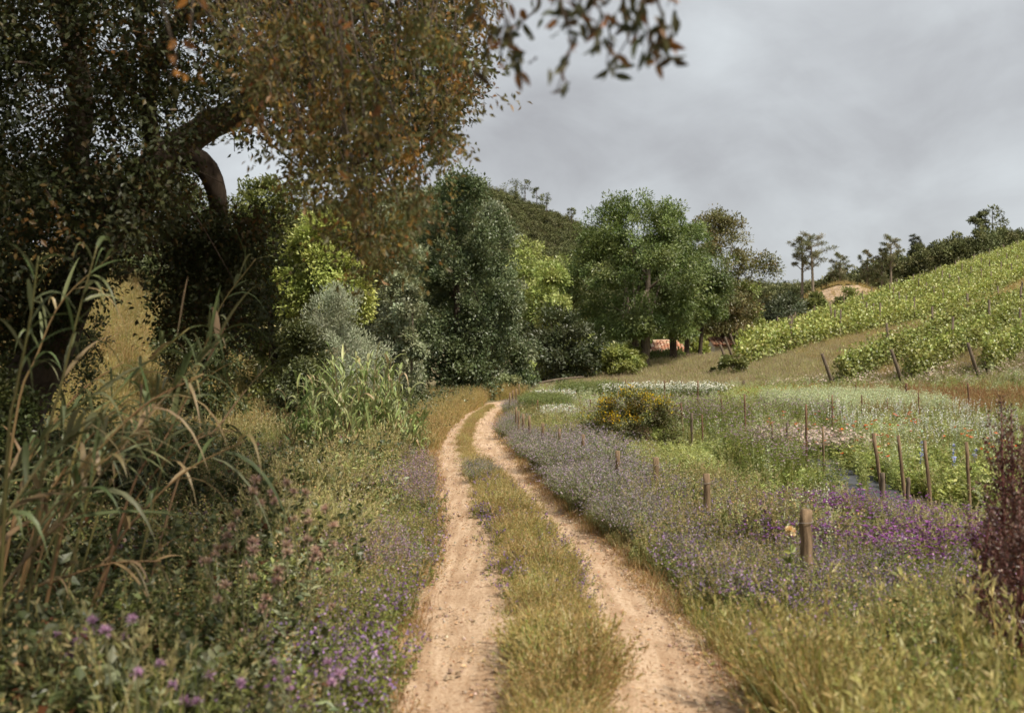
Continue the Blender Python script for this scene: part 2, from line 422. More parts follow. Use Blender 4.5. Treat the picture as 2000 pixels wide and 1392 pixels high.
def p_grass(n, h, r, w, pal, lean=.5, seed=0, seedpal=None, seedlen=.05):
    mb = MB()
    a = R.uniform(0, 6.283, n); rr = r * np.sqrt(R.uniform(0, 1, n))
    P = np.stack([rr * np.cos(a), rr * np.sin(a), np.full(n, -.02)], 1)
    b = a + R.normal(0, .9, n); O = np.stack([np.cos(b), np.sin(b), 0 * b], 1)
    H = h * R.uniform(.45, 1.1, n); ln = R.uniform(.1, 1, n) * lean
    mb.blades(P, O, H, ln, w * R.uniform(.6, 1.2, n), pick(pal, n))
    k = int(n * seed)
    if k:
        tip = P[:k] + np.array([0, 0, 1.]) * (H[:k] * (1 - .38 * ln[:k]))[:, None] + O[:k] * (H[:k] * ln[:k])[:, None]
        d = unit(O[:k] * ln[:k, None] * 1.4 + [0, 0, 1]); m = 9
        tt = R.uniform(-1.0, .35, (k, m))[..., None]
        Q = (tip[:, None] + d[:, None] * tt * seedlen).reshape(-1, 3)
        D = unit(np.repeat(d, m, 0) + R.normal(0, .45, (k * m, 3)))
        mb.kites(Q, D, seedlen * .5, seedlen * .13, pick(seedpal or STRAW, k * m))
    return mb

def p_forb(h, stems, leaves, lL, lW, pal, spread=.25, flower=None, stempal=None, lean=.35, low=.08, droop=.1):
    """a clump of leafy stems; flower = (kind, size, number, palette)."""
    mb = MB(); n = stems
    a = R.uniform(0, 6.283, n); rr = spread * .5 * np.sqrt(R.uniform(0, 1, n))
    P = np.stack([rr * np.cos(a), rr * np.sin(a), np.full(n, -.02)], 1)
    b = a + R.normal(0, .7, n); O = np.stack([np.cos(b), np.sin(b), 0 * b], 1)
    H = h * R.uniform(.6, 1.08, n); ln = R.uniform(.05, 1, n) * lean
    mb.blades(P, O, H, ln, .006 + .004 * h, pick(stempal or pal, n), segs=2)
    def at(t):
        t = np.asarray(t)[..., None]
        return P[:, None] + np.array([0, 0, 1.]) * H[:, None, None] * (t - .38 * ln[:, None, None] * t * t) + O[:, None] * (H * ln)[:, None, None] * t * t
    if leaves:
        t = R.uniform(low, 1, (n, leaves)); Q = at(t).reshape(-1, 3); m = len(Q)
        az = R.uniform(0, 6.283, m); D = unit(np.stack([np.cos(az), np.sin(az), R.normal(.45 - droop, .4, m)], 1))
        L = lL * R.uniform(.55, 1.25, m) * (1.15 - .5 * t.ravel())
        mb.kites(Q, D, L, L * lW / lL, pick(pal, m), side=np.array([0, 0, 1.]) + R.normal(0, .5, (m, 3)))
    if flower:
        kind, size, num, fp = flower
        if kind == 'spike':
            t = R.uniform(.62, 1.02, (n, num)); Q = at(t).reshape(-1, 3); m = len(Q)
            D = unit(rdir(m) + [0, 0, .35]); mb.kites(Q, D, size * R.uniform(.6, 1.3, m), size * .8, pick(fp, m, .2))
        elif kind == 'head':
            t = np.ones((n, 1)); Q0 = at(t).reshape(-1, 3)
            Q = np.repeat(Q0, num, 0); m = len(Q)
            az = R.uniform(0, 6.283, m); D = unit(np.stack([np.cos(az), np.sin(az), R.uniform(-.1, .7, m)], 1))
            mb.kites(Q, D, size * R.uniform(.7, 1.1, m), size * .75, pick(fp, m, .14), side=np.array([0, 0, 1.]))
        elif kind == 'puff':
            t = R.uniform(.7, 1.02, (n, num)); Q = at(t).reshape(-1, 3); m = len(Q)
            Q = Q + rdir(m) * size * 1.6
            mb.kites(Q, rdir(m), size, size * .9, pick(fp, m, .15))
        elif kind == 'daisy':
            Q0 = at(np.ones((n, 1))).reshape(-1, 3); N = unit(rdir(n) * .5 + [.2, -.35, .9])
            A = unit(np.cross(N, rdir(n))); B = np.cross(N, A); k = 9
            th = np.arange(k) * 2 * math.pi / k
            D = (A[:, None] * np.cos(th)[None, :, None] + B[:, None] * np.sin(th)[None, :, None]).reshape(-1, 3)
            mb.kites(np.repeat(Q0, k, 0), D, size, size * .5, pick(fp, n * k, .06), side=np.repeat(N, k, 0), fold=.04)
            mb.kites(Q0 + N * .004 - A * size * .25, A, size * .5, size * .5, (.55, .36, .05), side=N, fold=0)
    return mb

def protos(name, fn, k, mat):
    return [fn().mesh('%s_shape_%d' % (name, i), mat) for i in range(k)]

def pts(n, x0, x1, y0, y1, keep=None):
    X = R.uniform(x0, x1, n); Y = R.uniform(y0, y1, n)
    k = np.abs(X) < .56 * Y + 2.4
    if keep is not None: k &= R.uniform(0, 1, n) < keep(X, Y)
    return X[k], Y[k]

def lump(X, Y, f=.35, s=0.):
    """smooth 0..1 patchiness"""
    return .5 + .25 * (np.sin(X * f * 2.1 + s + 1.3 * np.sin(Y * f + s)) + np.sin(Y * f * 1.7 - s * 2 + 1.1 * np.sin(X * f * 1.3)))

# ------------------------------------------------------------------ trees
PROF = {
    'round': lambda t: np.sqrt(np.clip(1 - ((t - .48) / .52) ** 2, 0, 1)),
    'dome': lambda t: np.sqrt(np.clip(1 - (np.clip(t - .35, 0, 1) / .65) ** 2.2, 0, 1)) * np.clip(.7 + t, 0, 1),
    'cone': lambda t: np.clip(1.02 - t, 0, 1) ** .72 * np.clip(.55 + 2.2 * t, 0, 1),
    'ovate': lambda t: np.clip(1.03 - t ** 2.0, 0, 1) ** .75 * np.clip(.62 + 1.6 * t, 0, 1),
    'column': lambda t: np.clip(1 - np.abs(2 * t - .9) ** 3.2, 0.12, 1),
    'flat': lambda t: np.clip(.45 + .75 * t, 0, 1) * np.sqrt(np.clip(1 - np.clip(t - .6, 0, 1) ** 2 / .2, 0, 1)),
}

def clumps(K, H, Rx, base, prof, shell=.55, lumps=.24, seed=0., spread=.30):
    """clump centres gathered round a few dozen boughs, so that the crown has lobes and gaps"""
    f = PROF[prof]
    def shellpts(n, sh):
        t = R.uniform(0, 1, n * 5); t = t[R.uniform(0, 1, len(t)) < f(t) + .05][:n]; a = R.uniform(0, 6.283, len(t))
        lm = 1 + lumps * np.sin(2 * a + seed + 4 * t) + lumps * .7 * np.sin(5 * a - seed * 2 + 9 * t)
        rr = Rx * f(t) * lm * (sh + (1 - sh) * np.sqrt(R.uniform(0, 1, len(t))))
        return np.stack([rr * np.cos(a), rr * np.sin(a), H * (base + (1 - base) * t)], 1)
    B = shellpts(max(5, K // 9), shell + .15) * [.86, .86, 1] if K > 30 else shellpts(6, shell)
    P = B[R.integers(0, len(B), K)] + R.normal(0, 1, (K, 3)) * [Rx * spread * .8, Rx * spread * .8, min(Rx * spread * .75, H * .07)]
    P[:, 2] = np.clip(P[:, 2], H * base, H * .985)
    n = K // 5; P[:n] = shellpts(n, .1)[:n] if len(P) >= n else P[:n]
    return P

def leaf_cloud(mb, C, rad, per, L, ratio, pal, center, flat=.8, droop=.15, jit=.16, outward=.8):
    K = len(C); rad = np.broadcast_to(rad, K)
    n = K * per; cc = np.repeat(C, per, 0); rr = np.repeat(rad, per)[:, None]
    off = rdir(n) * (R.uniform(0, 1, n) ** .45)[:, None] * rr * [1, 1, flat]
    o = unit(cc - center)
    D = unit(off / rr * .7 + o * outward * .6 + rdir(n) * .8 + [0, 0, -droop])
    ck = np.repeat(pick(pal, K, .10), per, 0)
    col = ck * .6 + pick(pal, n, jit) * .4
    LL = L * R.uniform(.6, 1.3, n)
    # leaf blades lie broadly across the outward direction so clumps catch the light as masses
    side = unit(o * .9 + np.array([0, 0, .7]) + rdir(n) * .8)
    mb.kites(cc + off, D, LL, LL * ratio, col, fold=.08, side=side)

def tree(name, label, X, Y, H, Rx, base=.15, prof='round', K=140, per=150, L=.16, ratio=.5, pal=GREEN, clump=.55, tr=.14,
         seed=0., bark=None, cat='tree', group=None, trunks=((0, 0),), shell=.5, lumps=.24, mat=None, limbs=9, flat=.8, droop=.15, z=None, sy=1., spread=.28):
    zb = float(gz(X, Y)) if z is None else z
    root = empty(name, (X, Y, zb), label, cat, group)
    C = clumps(K, H, Rx, base, prof, shell, lumps, seed, spread); C[:, 1] *= sy
    ctr = np.array([0, 0, H * (base + (1 - base) * .4)])
    mb = MB(); leaf_cloud(mb, C, clump * R.uniform(.45, 1.3, len(C)), per, L, ratio, pal, ctr, flat, droop)
    obj('crown', mb.mesh('crown', mat or M_LEAF), root)
    for k, (dx, lean) in enumerate(trunks):
        mb = MB(); hh = H * (base + (1 - base) * (.62 if k == 0 else .45))
        p = spline([[dx, 0, -.1], [dx + lean * .35 + R.normal(0, .05), R.normal(0, .05), hh * .33],
                    [dx + lean * .8, R.normal(0, .1), hh * .66], [dx + lean, R.normal(0, .1), hh]], 10)
        mb.tube(p, np.linspace(tr * 1.15, tr * .35, 10) * (1 if k == 0 else .8), 8, wob=.05)
        for q in range(limbs if k == 0 else limbs // 2):
            tgt = C[R.integers(len(C))] * .93; i = R.integers(3, 9)
            mid = (p[i] + tgt) / 2 + [0, 0, .06 * H]
            mb.tube(spline([p[i], mid, tgt], 6), np.linspace(tr * .34, tr * .06, 6), 5)
        obj('trunk', mb.mesh('trunk', bark or M_BARK, True), root)
    return root

YELLOWGREEN = [(3, (.22, .245, .07)), (2, (.30, .31, .10)), (1, (.14, .17, .05))]
YELLOWGREEN = [(w_, tuple(np.array(c_) * 1.08)) for w_, c_ in YELLOWGREEN]
ASH = [(3, (.088, .132, .042)), (2, (.13, .178, .06)), (1, (.06, .092, .028))]
ASH = [(w_, tuple(np.array(c_) * 1.10)) for w_, c_ in ASH]
POPLARDARK = [(3, (.060, .088, .042)), (2, (.090, .125, .058)), (.3, (.18, .21, .13))]
POPLARDARK = [(w_, tuple(np.array(c_) * 1.30)) for w_, c_ in POPLARDARK]
POPLARPALE = [(3, (.12, .14, .075)), (2, (.22, .24, .155)), (1, (.34, .34, .25))]
POPLARPALE = [(w_, tuple(np.array(c_) * 1.15)) for w_, c_ in POPLARPALE]
SILVER = [(3, (.31, .32, .23)), (2, (.40, .405, .31)), (1, (.20, .21, .13))]
BROWNOAK = [(3, (.125, .12, .045)), (2, (.17, .15, .06)), (1, (.10, .115, .045)), (.6, (.20, .14, .06))]
BROWNOAK = [(w_, tuple(np.array(c_) * 1.35)) for w_, c_ in BROWNOAK]
LIGHT = [(3, (.175, .225, .075)), (2, (.24, .285, .11)), (1, (.11, .15, .045))]
LIGHT = [(w_, tuple(np.array(c_) * 1.25)) for w_, c_ in LIGHT]
PINE = [(3, (.11, .115, .06)), (2, (.15, .14, .075)), (1, (.19, .155, .085))]
PINE = [(w_, tuple(np.array(c_) * 1.30)) for w_, c_ in PINE]

def tree_px(name, label, px, pbase, ptop, hw, Y, **k):
    """tree whose outline in the photograph spans ptop..pbase and px +- hw, standing at distance Y"""
    X = (px - 1000) * Y / F
    z = float(gz(X, Y)); top = CAMZ - (ptop - YH) * Y / F
    H = top - z
    lowz = CAMZ - (pbase - YH) * Y / F
    k.setdefault('base', max(.02, (lowz - z) / H))
    return tree(name, label, X, Y, H, hw * Y / F, **k)

# ash group over the tiled cottage
tree_px('ash_tree', 'broad green ash tree with two joined trunks before the cottage', 1248, 648, 384, 128, 62, prof='dome', spread=.15, K=350, per=170,
        L=.20, ratio=.42, pal=ASH, clump=.75, tr=.30, seed=1., trunks=((.3, .3), (0., -.9)), bark=M_BARK_PALE, lumps=.3)
tree_px('ash_tree', 'tall ash tree growing close behind the two-trunked one', 1316, 628, 392, 84, 66, prof='dome', spread=.17, K=180, per=220,
        L=.18, ratio=.42, pal=ASH, clump=.75, tr=.24, seed=2.4, lumps=.3)
tree_px('ash_tree', 'ash tree with low spreading branches over the end of the cottage', 1358, 626, 440, 52, 69, prof='dome', spread=.2, K=130, per=210,
        L=.18, ratio=.42, pal=ASH, clump=.75, tr=.18, seed=3.8, trunks=((-.6, .2), (.3, .4)), lumps=.3)
tree_px('oak_tree', 'olive-brown oak with open top behind the ash trees', 1404, 640, 420, 70, 78, prof='dome', K=210, per=140,
        L=.22, ratio=.5, pal=BROWNOAK, clump=.85, tr=.22, seed=.5, lumps=.35, trunks=((.3, .3), (.9, .6)))
tree_px('small_tree', 'small bright green tree at the foot of the olive-brown oak', 1458, 690, 560, 34, 80, prof='round', K=45, per=120,
        L=.24, pal=LIGHT, clump=.7, tr=.1, seed=5.)
tree_px('evergreen_oak', 'rounded dark evergreen oak at the upper corner of the vineyard', 1527, 660, 556, 44, 98, prof='dome', K=75, per=140,
        L=.28, pal=[(3, (.055, .075, .038)), (2, (.085, .105, .055))], clump=.9, tr=.2, seed=1.7)
# pale trees between the road bend and the ash group
tree_px('pale_tree', 'light green tree beyond the bend of the track', 1062, 740, 520, 62, 60, prof='dome', K=130, per=140, L=.22, pal=LIGHT,
        clump=.65, tr=.2, seed=.9, lumps=.3)
tree_px('pale_tree', 'yellowish green treetop rising behind the light green tree', 1040, 700, 472, 70, 75, prof='dome', K=110, per=120, L=.25, pal=LIGHT,
        clump=.8, tr=.2, seed=2.9, lumps=.3)
tree_px('pale_tree', 'light green tree squeezed against the ash group', 1122, 745, 500, 44, 70, prof='round', K=80, per=120, L=.25,
        pal=[(3, (.13, .165, .06)), (2, (.18, .22, .085))], clump=.8, tr=.2, seed=4.1)
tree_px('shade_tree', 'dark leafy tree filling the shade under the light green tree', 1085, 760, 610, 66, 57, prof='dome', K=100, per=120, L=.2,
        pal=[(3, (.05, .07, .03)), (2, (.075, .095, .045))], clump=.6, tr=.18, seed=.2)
# dark white-poplar wall beside the bend
tree_px('dark_poplar', 'tall dark green poplar standing at the bend of the track', 893, 800, 338, 84, 41, prof='ovate', K=310, per=175, L=.14, ratio=.6, flat=1.2, droop=-.2,
        pal=POPLARDARK, clump=.42, tr=.2, seed=.3, lumps=.3, shell=.45)
tree_px('dark_poplar', 'shorter dark poplar with silvery lower branches by the bend', 968, 745, 405, 58, 46, prof='ovate', K=200, per=200, L=.14, ratio=.62, flat=1.15, droop=-.2,
        pal=POPLARDARK + [(1.2, (.24, .26, .19))], clump=.45, tr=.16, seed=1.9, lumps=.35)
tree_px('white_poplar', 'slender pale-leaved poplar left of the tall dark poplar', 775, 800, 340, 40, 37, prof='column', K=210, per=120, L=.12, ratio=.7,
        pal=POPLARPALE, flat=1.15, droop=-.2, clump=.33, tr=.07, seed=.8, bark=M_BARK_PALE, lumps=.35)
tree_px('white_poplar', 'thin grey poplar behind the hanging rusty oak leaves', 708, 790, 350, 42, 39, prof='column', K=190, per=120, L=.13, ratio=.7,
        pal=[(3, (.07, .09, .045)), (2, (.11, .13, .07)), (.6, (.24, .25, .17))], clump=.36, tr=.07, seed=2.2, bark=M_BARK_PALE, lumps=.35)
tree_px('white_poplar', 'poplar sapling with pale leaves at the foot of the dark poplar', 806, 790, 520, 26, 35.5, prof='column', K=90, per=110, L=.11, ratio=.7,
        pal=POPLARPALE, clump=.28, tr=.05, seed=3.2, bark=M_BARK_PALE)
# left group
tree_px('bushy_tree', 'bushy yellow-green tree lit by the sun above the silver willow', 634, 660, 425, 74, 26.6, prof='round', spread=.22, K=200, per=170, L=.10, ratio=.55,
        pal=YELLOWGREEN, clump=.33, tr=.12, seed=.7, lumps=.35)
tree_px('bushy_tree', 'ivy-covered green tree behind the leaning canes', 528, 800, 352, 78, 28, prof='dome', K=290, per=140, L=.10, ratio=.6,
        pal=[(3, (.095, .125, .04)), (2, (.15, .18, .055)), (1, (.06, .08, .028))], clump=.33, tr=.14, seed=3., lumps=.3)
tree_px('silver_willow', 'silvery grey-green willow bush behind the clump of cane', 668, 800, 575, 76, 25, prof='ovate', K=230, per=140, L=.085, ratio=.26, flat=1.25, droop=-.3,
        pal=SILVER, clump=.30, tr=.06, seed=1.4, lumps=.42, base=.1, shell=.35)
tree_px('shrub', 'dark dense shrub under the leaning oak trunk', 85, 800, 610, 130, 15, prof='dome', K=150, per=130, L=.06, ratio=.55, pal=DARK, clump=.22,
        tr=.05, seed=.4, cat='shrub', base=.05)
tree_px('shrub', 'dark leafy shrub hiding the foot of the oak trunk', 10, 1010, 720, 95, 9.8, prof='dome', K=120, per=150, L=.05, ratio=.6, pal=DARK, clump=.17,
        tr=.04, seed=.9, cat='shrub', base=.05)
tree_px('shrub', 'dark green shrub wedged between ivy-covered tree and silver willow', 592, 810, 640, 52, 24.5, prof='dome', K=120, per=130, L=.085, ratio=.55,
        pal=[(3, (.07, .09, .035)), (2, (.11, .13, .05))], clump=.28, tr=.05, seed=2.2, cat='shrub', base=.04)
tree_px('shrub', 'dark hollow shrub between meadow bank and ivy-covered tree', 400, 800, 470, 100, 22, prof='round', K=190, per=120, L=.085, ratio=.55,
        pal=DARK, clump=.28, tr=.07, seed=2., cat='shrub', base=.12)
tree_px('bank_tree', 'dark tree on the meadow bank behind the oak canopy', 250, 600, 330, 170, 34, prof='dome', K=160, per=110, L=.15, ratio=.55,
        pal=[(3, (.07, .095, .035)), (2, (.11, .135, .05))], clump=.5, tr=.16, seed=2.6)
tree_px('bank_tree', 'dark tree at the far edge of the bank beside the picture border', 20, 620, 300, 170, 33, prof='dome', K=160, per=110, L=.15, ratio=.55,
        pal=[(3, (.06, .085, .032)), (2, (.10, .12, .045))], clump=.5, tr=.16, seed=.6)
# shrubs
for (nm, lb, px, pb, pt, hw, Y, pl) in [
    ('shrub', 'yellow-green rounded shrub left of the ash trunks', 1192, 746, 672, 46, 58, YELLOWGREEN),
    ('shrub', 'low green shrub at the foot of the ash trunks', 1236, 728, 680, 26, 61, LIGHT),
    ('shrub', 'pale shrub beyond the wooden rail', 1148, 745, 690, 26, 60, LIGHT),
    ('shrub', 'yellow leafed shrub between the two tiled roofs', 1368, 692, 664, 22, 72, YELLOWGREEN),
    ('shrub', 'green shrub below the front of the cottage roof', 1300, 708, 686, 34, 68, GREEN),
    ('shrub', 'dark round shrub before the first vine row', 1432, 732, 694, 24, 51, OLIVE),
    ('shrub', 'grey-green shrub on the inner verge of the bend', 962, 772, 690, 34, 43, [(2, (.16, .19, .09)), (1, (.24, .26, .15))]),
    ('shrub', 'light green willow scrub at the end of the track', 1008, 758, 690, 24, 50, LIGHT),
    ('shrub', 'small dark bush on the grass verge of the bend', 906, 806, 780, 14, 36, OLIVE),
    ('shrub', 'scrubby green bush below the sandy mound', 1655, 596, 566, 36, 112, OLIVE),
    ('shrub', 'dull green scrub beside the dark evergreen oak', 1592, 622, 578, 34, 106, OLIVE),
    ('shrub', 'green hedge shrub seen past the two joined ash trunks', 1215, 712, 648, 46, 86, GREEN),
    ('shrub', 'green hedge shrub rising behind the cottage roof', 1290, 704, 640, 48, 90, GREEN),
    ('shrub', 'green hedge shrub behind the gap between the roofs', 1362, 700, 640, 46, 92, OLIVE),
    ('shrub', 'green hedge shrub behind the outbuilding', 1430, 690, 630, 40, 96, GREEN),
    ('shrub', 'tiny dark shrub alone on the grass slope', 1393, 733, 722, 7, 53, DARK)]:
    tree_px(nm, lb, px, pb, pt, hw, Y, prof='dome', K=max(14, int(hw * 1.5)), per=110, L=.0028 * Y + .02, pal=pl,
            clump=max(.12, hw * Y / F * .28), tr=.03, seed=px * .1, cat='shrub', base=.06, limbs=5)

# umbrella pines on the ridge
def pine(label, px, pbase, ptop, hw, Y, lean=0., frac=.40, pal=PINE, K=46):
    X = (px - 1000) * Y / F; z = float(gz(X, Y)) - .3
    top = CAMZ - (ptop - YH) * Y / F; H = top - z; Rx = hw * Y / F
    root = empty('pine_tree', (X, Y, z), label, 'tree', 'pines along the ridge')
    mb = MB(); p = spline([[0, 0, 0], [lean * .4, 0, H * .5], [lean, 0, H * .9]], 9)
    mb.tube(p, np.linspace(.20, .09, 9), 7, wob=.05)
    C = []
    nb = 13
    for k in range(nb):
        u = k / (nb - 1); a = k * 2.4; h = H * (1 - frac) + H * frac * u * .95
        r = Rx * (.42 + .62 * math.sin(math.pi * min(1, .12 + .80 * u))) * R.uniform(.75, 1.1)
        s = np.array([lean * h / H, 0, h - .12 * H * (1 - u)]); e = np.array([lean * h / H + r * math.cos(a), r * math.sin(a), h + .02 * H])
        mb.tube(spline([s, (s + e) / 2 + [0, 0, -.01 * H], e], 5), np.linspace(.07, .025, 5), 4)
        for v in (.55, .8, 1.0):
            C.append(s + (e - s) * v + R.normal(0, .15, 3))
    obj('trunk', mb.mesh('trunk', M_BARK_PALE, True), root)
    mb = MB(); leaf_cloud(mb, np.array(C), Rx * .19, 95, .36, .15, pal, np.array([0, 0, H * .7]), .55, -.25, outward=.4)
    obj('crown', mb.mesh('crown', M_LEAF), root)
pine('tall umbrella pine, left one of the pair above the sandy mound', 1567, 560, 466, 24, 128)
pine('tallest umbrella pine, its crown spreading toward the vineyard, of the pair above the mound', 1588, 560, 458, 36, 127, lean=-.3)
pine('low broad pine with rounded crown at the edge of the ridge wood', 1641, 560, 498, 21, 140, pal=PINE + [(3, (.07, .085, .04))])
pine('thin scraggly pine between the low broad pine and the tall single one', 1694, 560, 492, 15, 140, frac=.5)
pine('thin pine with faded crown close beside the tall single pine', 1723, 565, 490, 15, 138, frac=.55)
pine('tall single pine with wide crown rising out of the vineyard edge', 1740, 565, 464, 20, 137, frac=.38)
pine('dark leaning flat-topped pine alone on the slope of the ridge wood', 1806, 520, 464, 12, 165, lean=-1.6, frac=.25, pal=[(1, (.05, .06, .035))])

# far woods: reads as one mass on each hill
def p_wood(h, r, pal, n=170, prof='dome'):
    mb = MB(); C = clumps(14, h, r, .18, prof, .35, .3, R.uniform(0, 9))
    leaf_cloud(mb, C, r * .5, n // 14, .5, .62, pal, np.array([0, 0, h * .5]), .8, .1)
    mb.tube([[0, 0, -.4], [0, 0, h * .5]], [.16, .08], 4, (.09, .07, .05))
    return mb
WOODPAL = [(3, (.085, .095, .042)), (2, (.115, .12, .055)), (1.3, (.06, .075, .036)), (.5, (.15, .135, .07))]
WOODPAL = [(w_, tuple(np.array(c_) * 1.15)) for w_, c_ in WOODPAL]
wood = [p_wood(R.uniform(5.0, 8), R.uniform(1.7, 2.6), WOODPAL, 560, k).mesh('wood_shape', M_FAR) for k in ('dome', 'cone', 'round', 'cone', 'dome', 'round')]
X = R.uniform(-120, 85, 15000); Y = R.uniform(185, 335, 15000)
k = (np.abs(X + 0) < .56 * Y) & (gz(X, Y) > 3)
scatter('hillside_wood', 'olive green wood covering the rounded hill', 'wood', wood, X[k], Y[k], R.uniform(.5, .85, k.sum()), tilt=.04)
RIDGEPAL = [(3, (.050, .060, .028)), (2, (.070, .078, .038)), (1, (.10, .10, .05))]
RIDGEPAL = [(w_, tuple(np.array(c_) * 1.70)) for w_, c_ in RIDGEPAL]
wood2 = [p_wood(R.uniform(6.5, 9.5), R.uniform(1.6, 2.4), RIDGEPAL, 620, k).mesh('ridge_wood_shape', M_FAR) for k in ('cone', 'dome', 'cone', 'round')]
X = R.uniform(44, 150, 7500); Y = R.uniform(146, 215, 7500)
k = ((X - 18.5) * -.773 + (Y - 75) * .635 > 6) & (X / Y < .62)
scatter('ridge_wood', 'dark wood along the ridge above the vineyard', 'wood', wood2, X[k], Y[k], R.uniform(.45, .78, k.sum()) * np.where(X[k] < 78, 1.12, .95), tilt=.04)

def slim(label, px, ptop, Y, hh, w, name='eucalyptus_tree'):
    X = (px - 1000) * Y / F; top = CAMZ - (ptop - YH) * Y / F; z = min(float(gz(X, Y)), top - hh)
    H = top - z
    root = empty(name, (X, Y, z), label, 'tree', 'thin trees on the skyline')
    mb = MB(); mb.tube([[0, 0, 0], [.1, 0, H * .5], [0, 0, H]], [.22, .15, .05], 5); 
    C = np.stack([R.normal(0, w, 9), R.normal(0, w, 9), H - R.uniform(.0, .5, 9) ** 1.2 * hh], 1)
    obj('trunk', mb.mesh('trunk', M_BARK, True), root)
    mb = MB(); leaf_cloud(mb, C, w * .75, 45, .5, .5, RIDGEPAL, np.array([0, 0, H * .8])); obj('crown', mb.mesh('crown', M_FAR), root)
slim('dark bushy treetop breaking the crest of the rounded hill', 1025, 350, 320, 9, 1.2)
slim('narrow dark treetop alone on the falling crest of the hill', 1048, 369, 315, 8, .7)
slim('small forked treetop further down the crest of the hill', 1067, 380, 312, 8, .9)
slim('tiny lone treetop near the foot of the crest by the ash trees', 1116, 408, 305, 6, .6)
slim('reddish scraggly treetop on the shoulder of the hill', 1008, 352, 322, 8, 1.5)
for i, (px, pt, w) in enumerate([(1905, 424, .6), (1915, 418, .7), (1925, 413, .6), (1938, 409, 1.0)]):
    slim(['slimmest wispy tree at the low end of the skyline row', 'second wispy tree of the skyline row', 'third wispy tree of the skyline row',
          'fullest wispy tree where the skyline row meets the ridge wood'][i], px, pt, 178, 7, w)

# ------------------------------------------------------------------ cottage: two tiled roofs in the hollow behind the ash trunks
def cottage(name, label, px0, px1, peave, pridge, Y, hip):
    x0, x1 = (px0 - 1000) * Y / F, (px1 - 1000) * Y / F
    ze, zr = CAMZ - (peave - YH) * Y / F, CAMZ - (pridge - YH) * Y / F
    L = x1 - x0; D = 1.9; cx = (x0 + x1) / 2; zg = min(float(gz(cx, Y)), ze - 1.8)
    root = empty(name, (cx, Y, zg), label, 'building')
    ze -= zg; zr -= zg; h = L / 2
    mb = MB()
    for sx in (-1, 1):
        mb.add([[sx * (h - .15), -D + .25, -.2], [sx * (h - .15), D - .25, -.2], [sx * (h - .15), D - .25, ze - .02], [sx * (h - .15), 0, zr - .12], [sx * (h - .15), -D + .25, ze - .02]],
               (1, 1, 1), [[0, 1, 2, 4]], [[2, 3, 4]])
    for s in (-1, 1):
        y = s * (D - .25); mb.add([[-h + .15, y, -.2], [h - .15, y, -.2], [h - .15, y, ze - .02], [-h + .15, y, ze - .02]], (1, 1, 1), [[0, 1, 2, 3]])
    obj('wall', mb.mesh('wall', M_PLASTER), root)
    for s in (-1, 1):
        base = MB(); e, r = np.array([0, s * D, ze]), np.array([0, 0, zr])
        base.add([[-h, e[1], e[2]], [h, e[1], e[2]], [h - hip, 0, zr], [-h + hip, 0, zr]], (.30, .15, .10), [[0, 1, 2, 3]])
        ro = obj('roof', base.mesh('roof', M_TILE), root)
        mb = MB(); rows = 9; n = int(L / .24)
        up = unit(r - e); nrm = np.array([0, s * (zr - ze), D]); nrm = nrm / np.linalg.norm(nrm)
        ln = np.linalg.norm(r - e) / rows
        for j in range(rows):
            for i in range(n):
                xx = -h + (i + .5) * L / n
                if abs(xx) > h - hip * j / rows - .05: continue
                b = e + up * ln * j + [xx, 0, 0] + nrm * .015
                t = b + up * ln * 1.18
                w = L / n * .5; cc = pick([(3, (.52, .27, .17)), (2, (.62, .40, .27)), (1, (.66, .52, .38)), (1, (.33, .15, .10))], 1, .1)[0]
                V = []
                for q, lift in ((b, .05), (t, .015)):
                    for ang in (0, .9, 1.57, 2.24, math.pi):
                        V.append(q + [math.cos(ang) * w, 0, 0] + nrm * (math.sin(ang) * w * .8 + lift))
                mb.add(V, cc, [[k, k + 1, k + 6, k + 5] for k in range(4)] + [[0, 1, 2, 2], [2, 3, 4, 4]][:0])
        tag(obj('tiles', mb.mesh('tiles', M_TILE), ro), kind='stuff')
    mb = MB(); mb.tube([[-h + hip, 0, zr + .03], [0, 0, zr + .06], [h - hip, 0, zr + .03]], [.1, .1, .1], 8, (.6, .42, .3)); obj('ridge_cap', mb.mesh('ridge_cap', M_TILE, True), root)
cottage('cottage', 'cottage with red and cream tiled roof behind the ash trunks', 1262, 1338, 690, 667, 74, .5)
cottage('cottage', 'small outbuilding with tiled gable roof next to the first vine row', 1384, 1429, 676, 661, 78, .0)

